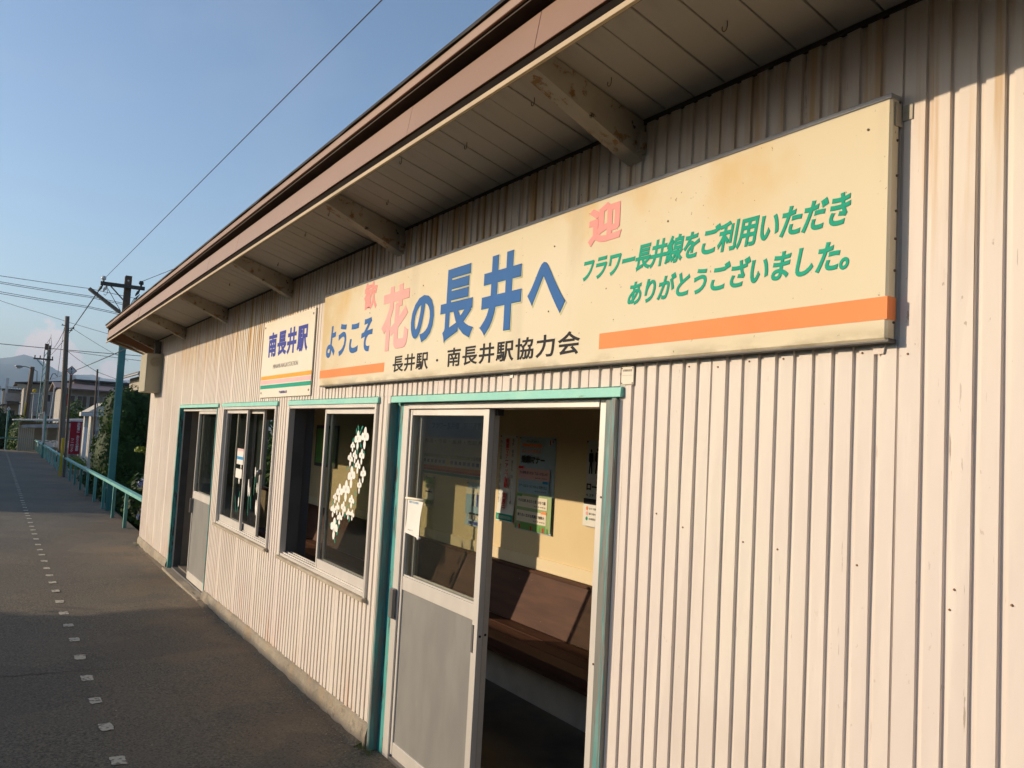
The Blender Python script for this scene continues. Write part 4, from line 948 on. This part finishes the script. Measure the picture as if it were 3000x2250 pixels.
for y in (-.15, .15, .62, .85): MB().tube([(-62, y, 5.38), (-62, y, 5.55)], .04, 6).build('insulator', M['dark'], mt)
MB().box(-62.1, -61.9, .36, .56, 5.95, 6.35).build('cap', M['rust'], mt)
w2p = wood_pole('grey wooden pole topped with a wire bracket behind the turquoise mast', (-66, .86, LOW), (-66, .80, 6.55), .17, .10)
MB().tube([(-66, .72, 6.5), (-66, .82, 7.4), (-66, .90, 6.5)], .018, 4).build('top_bracket', M['dark'], w2p); MB().tube([(-66, .62, 6.7), (-66, .82, 7.1)], .014, 4).build('top_stay', M['dark'], w2p)
MB().tube([(-66, 1.0, 4.2), (-66, 1.12, 4.6), (-66, 1.3, 4.62), (-66, 1.4, 4.45)], .03, 5).build('bent_pipe', M['dark'], w2p)
# crossing equipment
eq = thing('crossing_equipment', 'pale equipment cabinet with a yellow lamp on top near the leaning pole', 'cabinet', (-70, .25, LOW))
B('cabinet', M['steel'], eq, -70.2, -69.8, .20, .75, 1.9, 3.2, .01); MB().sphere((-69.9, .25, 3.42), .14, 10, 6).build('lamp', M['yellow'], eq, smooth=True); B('cabinet_roof', M['km_white'], eq, -70.25, -69.75, .05, .85, 3.2, 3.26, 0)
for y in (.25, .7): MB().tube([(-70, y, LOW), (-70, y, 1.9)], .04, 6).build('leg', M['steel'], eq)
cp = wood_pole('thin pale post leaning in front of the grey house', (-64, 1.0, LOW), (-64, 1.22, 3.7), .035, .03, 'pale_post', M['km_white'], 'post')
# wires, each its own
def wire(label, pts, r, sag=0.0, name='overhead_wire', m=M['wire']):
    P_ = []
    for (a, b) in zip(pts, pts[1:]):
        a, b = Vector(a), Vector(b)
        for i in range(12):
            t = i/12; q = a.lerp(b, t); q.z -= sag*4*t*(1-t); P_.append(q)
    P_.append(Vector(pts[-1])); o = MB().tube(P_, r, 4).build(name, m)
    return tag(o, label, 'wire', 'overhead wires')
wire('long wire rising from the turquoise pole over the roof to the top edge', [(-17.95, -.29, 4.46), (-5.0, .05, 4.53), (4.0, .29, 4.58)], .005)
wire('short wire from the turquoise pole running behind the eave', [(-17.95, .35, 4.46), (-6, 3.2, 5.2)], .006)
wire('dark wire from the turquoise pole down to the distant mast', [(-17.94, -.41, 4.15), (-61.9, .62, 5.5)], .012, .15)
wire('wire from the eave tip down towards the half marker', [(-16, .06, 3.0), (-66, .25, 3.9)], .010, .1)
for i, (za, zb, lab) in enumerate(((7.29, 7.62, 'topmost of the parallel wires crossing the sky at left'), (7.13, 7.28, 'second of the parallel wires crossing the sky at left'), (7.06, 7.20, 'third of the parallel wires crossing the sky at left'), (6.78, 6.78, 'fourth of the parallel wires crossing the sky at left'), (6.69, 6.70, 'lowest thick one of the parallel wires crossing the sky at left'))):
    k_ = 1.0; wire(lab, [(-40, -6.0, za+.20), (-40, 1.05, zb-.36+.02*i), (-40, 8, zb-.9)], .011, .05)
wire('faint thin wire below the parallel ones at left', [(-60, -5, 9.4), (-60, -.1, 8.1), (-60, 7, 6.7)], .012, .1)
wire('level wire crossing in front of the cloud to the speaker box', [(-40, -6, 4.75), (-40, -2.04, 4.52), (-40, 3.4, 4.55)], .013, .02)
wire('level wire just below the one crossing the cloud', [(-42, .4, 4.62), (-42, 5, 4.42)], .010, .02)
wire('wire from the bare pole sloping down behind the turquoise pole', [(-31.95, .02, 4.72), (-45, 3.4, 4.6)], .008, .05)
wire('thin wire to the thin dark pole', [(-31.9, -.1, 3.95), (-32, .9, 3.3), (-36, 3, 3.0)], .007, .03)
wire('wire from the bare pole to the far mast', [(-31.95, -.2, 4.6), (-65.9, .75, 6.3)], .010, .3)

# ================================================================== HOUSES AND SHED
def gable_roof(parent, nm, m, x0, x1, y0, y1, z0, zr, over=.5, th=.12, axis='y'):
    mb = MB()
    if axis == 'y':     # ridge runs along y
        xm = (x0+x1)/2
        mb.prism_y([(x1+over, z0-over*.35), (x1+over, z0-over*.35+th), (xm, zr+th), (x0-over, z0-over*.35+th), (x0-over, z0-over*.35), (xm, zr)], y0-over, y1+over)
    else:
        ym = (y0+y1)/2
        mb.prism_x([(y0-over, z0-over*.35), (ym, zr), (y1+over, z0-over*.35), (y1+over, z0-over*.35+th), (ym, zr+th), (y0-over, z0-over*.35+th)], x0-over, x1+over)
    return mb.build(nm, m, parent)
M['housegrey'] = pm('house_grey_wall', (.33, .31, .28), (.28, .26, .235), .8, rough=.85)
M['housecream'] = pm('house_cream_wall', (.42, .37, .29), (.36, .32, .25), .8, rough=.85)
M['roofdark'] = pm('dark_roof', (.045, .042, .042), (.06, .055, .055), 2, rough=.7)
M['roofred'] = pm('dull_red_roof', (.13, .085, .08), (.17, .11, .10), 2, rough=.6, bump=.3)
M['windowdark'] = pm('dark_window', (.02, .025, .03), rough=.15)
def hwin(parent, x, y0, y1, z0, z1):
    w_ = MB().box(x-.05, x+.02, y0, y1, z0, z1).build('window', M['steel'], parent); MB().box(x+.021, x+.026, y0+.06, (y0+y1)/2-.02, z0+.06, z1-.06).build('pane', M['windowdark'], w_); MB().box(x+.021, x+.026, (y0+y1)/2+.02, y1-.06, z0+.06, z1-.06).build('pane', M['windowdark'], w_)
# grey two-storey house
hA = thing('grey_house', 'grey two storey house with flat dark eaves and a satellite dish', 'house', (-98, 2.5, LOW))
MB().prism_x([(.1, LOW), (4.3, LOW), (4.3, 5.05), (.1, 4.6)], -104, -95).build('wall', M['housegrey'], hA); MB().prism_x([(-.75, 4.60), (4.6, 5.18), (4.6, 5.34), (-.75, 4.76)], -104.9, -93.9).build('roof', M['roofdark'], hA)
MB().box(-94.4, -94.1, -.5, .3, 4.25, 4.6).build('eave_gable', M['housecream'], hA); MB().box(-95.0, -94.7, .1, .35, LOW, 4.55).build('corner_board', M['housecream'], hA)
hwin(hA, -95.0, 1.7, 2.5, 3.0, 3.8); hwin(hA, -95.0, 1.9, 2.8, .9, 1.7); hwin(hA, -95, 3.3, 4.2, 3.2, 4.2)
MB().prism_x([(1.0, 1.6), (2.7, 1.3), (2.7, 1.15), (1.0, 1.45)], -95, -92.8).build('porch_roof', M['roofdark'], hA)
MB().tube([(-94.5, 4.3, 5.25), (-94.5, 4.3, 5.5)], .04, 6).build('dish_mast', M['steel'], hA); MB().sphere((-94.4, 4.3, 5.68), .24, 14, 8, sx=.25).build('satellite_dish', M['porcelain'], hA, smooth=True)
hC = thing('cream_house', 'small cream house with a railed balcony behind the leaning pole', 'house', (-108, -1, LOW))
MB().box(-112, -106, -1.65, .0, LOW, 4.2).build('wall', M['housecream'], hC); MB().box(-112.3, -105.7, -1.75, .3, 4.2, 4.35).build('roof', M['roofdark'], hC)
MB().box(-106, -105.2, -1.35, .2, 3.0, 3.9).build('balcony', M['steel'], hC); MB().box(-106, -105.6, -1.45, -1.15, LOW, 5.5).build('corner_post', M['km_white'], hC)
for i in range(6): MB().box(-105.25, -105.18, -1.25+.25*i, -1.2+.25*i, 3.9, 4.5).build('baluster', M['steel'], hC)
MB().box(-105.25, -105.18, -1.35, .2, 4.5, 4.57).build('handrail', M['steel'], hC)
MB().prism_x([(-1.7, 2.6), (1.0, 3.0), (1.0, 2.85), (-1.7, 2.45)], -106, -103).build('porch_roof', M['roofdark'], hC); hwin(hC, -106, -1.1, -.3, 1.2, 2.1)
# brown-roofed house
hB = thing('red_roofed_house', 'wide low house with a dull red metal roof behind the ivy', 'house', (-80, 6, LOW))
MB().box(-86, -78, 2.4, 12, LOW, 4.0).build('wall', M['housegrey'], hB)
MB().prism_y([(-76.6, 3.88), (-76.6, 4.0), (-82, 4.62), (-87, 4.0), (-87, 3.88), (-82, 4.5)], 1.9, 12.6).build('roof', M['roofred'], hB)
MB().box(-86, -82.6, 3.6, 12.4, 4.3, 4.9).build('upper_wall', M['housegrey'], hB); MB().prism_x([(3.2, 4.85), (12.6, 4.85), (12.6, 5.0), (3.6, 5.0)], -86.6, -81.8).build('upper_roof', M['roofdark'], hB)
for y in (2.7, 3.6, 4.5, 5.6): hwin(hB, -78, y, y+.8, 2.5, 3.5)
MB().box(-77.98, -77.9, 2.55, 2.95, 2.6, 3.55).build('red_shutter', M['km_red'], hB)
# white house with porch columns
hD = thing('white_porch', 'small white gabled porch with round columns left of the ivy', 'porch', (-38, 1.5, LOW))
MB().box(-42, -38.5, 1.42, 2.6, LOW, 1.95).build('wall', M['white_wall'], hD); MB().prism_x([(1.30, 1.93), (2.6, 1.93), (2.0, 2.35), (1.9, 2.35)], -42.0, -38.45).build('roof', M['white_wall'], hD)
MB().box(-38.6, -37.8, .98, 2.0, 1.74, 1.90).build('canopy', M['km_white'], hD); MB().tube([(-38.1, 1.22, LOW), (-38.1, 1.22, 1.30)], .085, 12).build('column', M['km_white'], hD, smooth=True); MB().box(-38.18, -38.02, 1.15, 1.30, 1.30, 1.74).build('column_head', M['white_wall'], hD)
hwin(hD, -38.5, 1.5, 1.9, .5, 1.2)
# far eave with gutter next to the speaker box
hE = thing('far_eave_house', 'corner of a distant house roof with a gutter beside the speaker box', 'house', (-55, 6, LOW))
MB().box(-60, -52, 5.35, 12, LOW, 4.4).build('wall', M['housecream'], hE); MB().prism_x([(4.75, 4.36), (8.6, 5.6), (12.4, 4.36), (12.4, 4.48), (8.6, 5.74), (4.75, 4.48)], -60.5, -51.3).build('roof', M['roofdark'], hE)
MB().tube([(-51.3, 4.74, 4.34), (-60.4, 4.74, 4.34)], .06, 8).build('gutter', M['steel'], hE); MB().tube([(-51.5, 4.76, 4.32), (-51.5, 4.85, 4.15), (-51.6, 5.3, 4.0), (-51.6, 5.33, 0)], .035, 6).build('downpipe', M['steel'], hE)
# bicycle shed
sh = thing('bicycle_shed', 'bicycle shed with pale corrugated roof and slatted wooden end beyond the railing', 'shed', (-46, .5, LOW))
MB().prism_x([(-1.22, 1.36), (1.95, 1.46), (1.95, 1.60), (-1.22, 1.40)], -50.5, -47.2).build('roof', M['km_white'], sh)
MB().prism_x([(-.83, 1.03), (1.95, 1.16), (1.95, 1.42), (-.83, 1.17)], -47.19, -47.1).build('fascia', M['steel'], sh)
for i in range(8): y = -.95+.088*i; MB().box(-47.6, -47.56, y, y+.06, LOW, 1.15).build('slat', M['housecream'], sh)
for i in range(3): MB().bar((-47.52, -.98, -.05-.1*i), (-47.52, -.3, -.42-.1*i), .03, .05).build('brace', M['housecream'], sh)
for y in (.25, .75, 1.25, 1.8): MB().tube([(-47.4, y, LOW), (-47.4, y, 1.16)], .04, 7).build('post', M['housecream'], sh)
MB().box(-50.4, -50.3, -.9, 1.9, LOW, 1.3).build('back_panel', M['inner'], sh)
# bicycles parked under it
bk0 = None
def bicycle(loc, label, seed):
    t_ = thing('bicycle', label, 'bicycle', loc, 'bicycles parked under the shed'); x, y, z = loc
    for dx in (-.5, .5):
        MB().tube([(x+dx+.31*math.cos(a*.524), y, z+.32+.31*math.sin(a*.524)) for a in range(13)], .022, 5, cap=False).build('wheel', M['dark'], t_)
    f = MB().tube([(x-.5, y, z+.32), (x-.1, y, z+.32), (x-.2, y, z+.8), (x+.35, y, z+.75), (x-.1, y, z+.32)], .02, 5); f.tube([(x-.5, y, z+.32), (x-.2, y, z+.8)], .018, 5).tube([(x+.35, y, z+.75), (x+.5, y, z+.32)], .02, 5); f.build('frame', M['steel'], t_)
    MB().tube([(x+.33, y, z+.75), (x+.30, y, z+1.0)], .02, 5).tube([(x+.2, y-.25, z+1.03), (x+.32, y, z+1.0), (x+.2, y+.25, z+1.03)], .016, 5).build('handlebar', M['porcelain'], t_)
    MB().sphere((x-.22, y, z+.86), .12, 8, 5, sy=.6, sz=.4).build('saddle', M['black'], t_)
    MB().box(x+.38, x+.66, y-.16, y+.16, z+.72, z+.95).build('basket', M['porcelain'], t_)
rb = random.Random(31)
for i, (bx_, by_, lab) in enumerate(((-46.2, .0, 'bicycle nearest the slatted shed end'), (-46.0, .35, 'second bicycle from the slatted shed end'), (-46.3, .7, 'third bicycle from the slatted shed end'), (-45.9, 1.05, 'fourth bicycle from the slatted shed end'), (-46.1, 1.4, 'bicycle farthest from the slatted shed end'))): bicycle((bx_, by_, LOW+.45), lab, i)

# ================================================================== PLANTS
iv = thing('ivy_covered_tree', 'dense dark mass of ivy filling the gap between the turquoise pole and building', 'tree', (-23, 1.6, LOW))
trunk(iv, (-23, 1.7, LOW), (-23, 1.7, 1.8), .14, 8, 5, .7)
ivb = [(-22.0, .66, 1.72, .8, .48, .76), (-22.2, 1.2, 1.75, .8, .7, .80), (-22.0, .50, .7, .8, .42, .9), (-22.2, .78, -.2, .9, .72, 1.3), (-22.2, .80, .8, .9, .70, 1.0), (-22.3, .98, 1.55, .9, .62, .82), (-22.4, 1.55, 1.3, 1.0, .7, 1.05), (-22.4, 1.5, .0, 1.0, .8, 1.2), (-23, 2.4, .9, 1.2, .9, 1.4)]
leaves('crown', M['ivy'], iv, ivb, 26000, .085, 3, shell=.86)
mbi = MB(); ri = random.Random(4)
for b in ivb: mbi.sphere(b[:3], 1, 14, 9, sx=b[3]*.88, sy=b[4]*.88, sz=b[5]*.9, jit=.05, rnd=ri)
mbi.build('inner_foliage', M['leafdark'], iv)
def hydrangea(label, base, blobs, n, seed, heads):
    t_ = thing('hydrangea_bush', label, 'bush', base, 'bushes behind the railing'); trunk(t_, base, (base[0], base[1], blobs[0][2]), .03, 7, seed, .4)
    leaves('foliage', M['leafdark'] if seed % 2 else M['leaf'], t_, blobs, n, .12, seed, shell=.4)
    r = random.Random(seed)
    for h_ in heads:
        mb = MB()
        for _ in range(46):
            d = Vector((r.gauss(0, 1), r.gauss(0, 1), r.gauss(0, 1))).normalized()*.075; p_ = Vector(h_)+d; a = d.cross(Vector((r.random(), r.random(), r.random()))).normalized()*.02; b2 = d.cross(a).normalized()*.02
            mb.quad(p_-a, p_-b2, p_+a, p_+b2)
        mb.build('flower_head', M['hydrangea'], t_)
hydrangea('hydrangea bush with bluish heads between the pole and the building corner', (-16.8, .75, LOW), [(-16.8, .62, .15, .9, .42, .62), (-17.2, .9, -.3, 1, .6, .6)], 2600, 11, [(-16.2, .42, .55), (-16.3, .50, .62), (-16.0, .62, .66), (-16.2, .5, .12), (-15.9, .40, .02)])
hydrangea('dark leafy bush close to the building corner behind the railing', (-14.6, .75, LOW), [(-14.7, .62, -.15, .8, .40, .55), (-15.2, .8, -.45, .9, .5, .5)], 2200, 12, [(-14.5, .35, .18)])
hydrangea('leafy bush behind the railing left of the turquoise pole', (-20.5, .6, LOW), [(-20.6, .5, -.2, 1.3, .4, .55), (-22.3, .5, -.1, 1.2, .42, .5)], 3000, 13, [(-19.9, .3, .2)])
hydrangea('low bush behind the railing under the red banner', (-26, .7, LOW), [(-26, .6, -.35, 1.8, .5, .6), (-28.5, .75, -.45, 1.6, .5, .5)], 2600, 15, [])
tw = thing('yellow_green_sprig', 'sprig of yellow green leaves poking out beside the building corner', 'plant', (-14.5, .3, .9))
trunk(tw, (-14.45, .42, .7), (-14.5, .15, 1.22), .008, 4, 3, .12); leaves('leaves', M['leafyel'], tw, [(-14.5, .12, 1.22, .10, .10, .05), (-14.5, .20, 1.19, .10, .08, .05)], 60, .075, 9, shell=.2)
yb_ = thing('yellow_leaved_bush', 'small yellow leaved bush at the foot of the red banner', 'bush', (-29.5, .35, LOW)); trunk(yb_, (-29.4, .35, LOW), (-29.4, .35, .3), .02, 5, 4, .25); leaves('foliage', M['leafyel'], yb_, [(-29.4, .33, .25, .3, .3, .22)], 420, .09, 5, shell=.3)
for i, (lab, b_, bl, n_, m_, sz) in enumerate((
    ('dark bushy tree beyond the platform end at the left edge', (-66, -1.9, LOW), [(-66, -2.0, .4, 2, 1.3, 1.7), (-67, -.9, .2, 2, 1.0, 1.5), (-66, -3.6, .8, 2, 1.3, 1.9)], 3800, 'leafdark', .3),
    ('rounded green shrub behind the slatted shed end', (-58, -.3, LOW), [(-58, -.4, .2, 1.5, .9, 1.3), (-59, .6, .1, 1.5, .8, 1.3)], 2400, 'leaf', .26),
    ('light green bush in front of the red roofed house', (-62, 2.7, LOW), [(-62, 2.5, 1.5, 1.2, .8, 1.3), (-62, 3.4, 1.2, 1.2, .8, 1.2), (-62, 2.1, .2, 1.3, .8, 1.4)], 2800, 'leaf', .22),
    ('low hedge in front of the grey house', (-60, 1.6, LOW), [(-60, 1.4, .2, 1.2, .9, 1.1), (-60, 2.2, .5, 1.2, .7, 1.2)], 2200, 'leafdark', .22),
    ('far tree with pointed top left of the cream house', (-125, -2.2, LOW), [(-125, -2.3, 1.2, 2, 1.0, 2.2), (-125, -1.4, .8, 2, 1.2, 1.7), (-125, -3.6, 1.6, 2, 1.2, 2.3)], 2200, 'leafdark', .35))):
    shrub('leafy_tree', lab, 'tree', b_, bl, n_, sz, m_, 40+i, 'trees beyond the platform')
fp = wood_pole('tiny distant utility pole left of the cream house', (-180, -2.0, LOW), (-180, -2.0, 6.6), .14, .1); B('cross_arm', M['dark'], fp, -180.1, -179.9, -2.7, -1.2, 6.0, 6.15, 0)
# weeds in the corner by the door post
for i, (wx, lab) in enumerate(((-4.30, 'tuft of weeds at the foot of the near door post'), (-12.9, 'small tuft of weeds at the far building corner'))):
    t_ = thing('weed_tuft', lab, 'weed', (wx, -.05, gz(wx))); r = random.Random(60+i); mb = MB()
    for _ in range(70):
        x, y = wx+r.gauss(0, .045), -.045+r.gauss(0, .018); h = r.uniform(.012, .05); a = r.uniform(0, 6.28); l = r.uniform(.004, .02); w_ = .0022
        mb.quad((x-w_, y, pz(x, y)), (x+w_, y, pz(x, y)), (x+math.cos(a)*l+w_*.3, y+math.sin(a)*l, pz(x, y)+h), (x+math.cos(a)*l-w_*.3, y+math.sin(a)*l, pz(x, y)+h))
    mb.build('blades', M['grass'], t_); MB().sphere((wx, -.045, gz(wx)), .03, 7, 4, sz=.4).build('root_clod', M['asphalt'], t_)
# loose grit along the wall base and over the platform
rg = random.Random(90); mb = MB()
for _ in range(900):
    if rg.random() < .6: x, y = rg.uniform(-12.5, -4.3), -.03-abs(rg.gauss(0, .05))
    else: x, y = rg.uniform(-12, -3.6), rg.uniform(-1.75, -.1)
    q = rg.uniform(.0018, .006); z = pz(x, y)
    a = [(x+q*rg.uniform(.6, 1.2)*math.cos(k_*1.257+.3), y+q*rg.uniform(.6, 1.2)*math.sin(k_*1.257+.3), z) for k_ in range(5)]
    tp_ = (x, y, z+q*rg.uniform(.5, 1.0))
    for k_ in range(5): mb.poly([a[k_], a[(k_+1) % 5], tp_])
mb.build('loose_grit', M['concrete'], plat, kind='stuff')
# hedges across the track, which shade the platform
def hedge(lab, poly, zc, seed):
    xs_h = [p[0] for p in poly]; t_ = thing('trackside_hedge', lab, 'hedge', (sum(xs_h)/len(xs_h), -7.4, LOW), 'hedges across the track'); r = random.Random(seed)
    MB().prism_y(poly, -7.75, -7.05).build('inner_foliage', M['leafdark'], t_)
    x0, x1 = min(xs_h), max(xs_h); n = int((x1-x0)/.5); bl = []
    for k in range(n):
        x = x0+.9+(x1-x0-1.6)*k/max(1, n-1)
        for z in (-.4, .6, zc-.55): bl.append((x, -7.4+r.uniform(-.05, .05), z, .55, .55, .62))
    leaves('foliage', M['leaf'], t_, bl, 260*n, .15, seed, shell=.8)
hedge('clipped hedge across the track from the near door', [(-11.6, LOW), (6, LOW), (6, 2.44), (1, 2.46), (-6, 2.44), (-13.5, 2.46), (-12.4, 2.0)], 2.34, 71)
hedge('tall hedge across the track beyond the building', [(-50, LOW), (-21.6, LOW), (-22.1, 1.95), (-22.9, 2.5), (-23.3, 2.85), (-30, 3.1), (-41, 2.95), (-50, 3.1)], 2.8, 72)
# shrubs behind the building, seen through its back windows
shrub('garden_shrub', 'leafy garden shrub seen through the far window at the back of the room', 'bush', (-15.0, 2.9, LOW), [(-14.6, 2.6, .4, 1.3, .7, 1.3), (-13.2, 2.8, 1.2, 1.4, .7, 1.3), (-15.6, 1.7, 1.1, .9, .9, 1.2), (-16.2, 2.6, .6, 1.2, 1.2, 1.8)], 7000, .13, 'leaf', 81, 'bushes behind the railing')

# ================================================================== HAZE
hz = MB().box(-7600, 7600, -7600, 7600, -3.0, 470.0).build('haze', None if False else M['wire'], kind='stuff')
hm = bpy.data.materials.new('haze_air'); hm.use_nodes = True; hm.node_tree.nodes.clear()
ho = hm.node_tree.nodes.new('ShaderNodeOutputMaterial'); hv = hm.node_tree.nodes.new('ShaderNodeVolumePrincipled')
hv.inputs['Color'].default_value = (.56, .76, 1.0, 1); hv.inputs['Density'].default_value = 1.8e-4; hv.inputs['Anisotropy'].default_value = 0.0
hm.node_tree.links.new(hv.outputs[0], ho.inputs['Volume'])
hz.data.materials.clear(); hz.data.materials.append(hm)
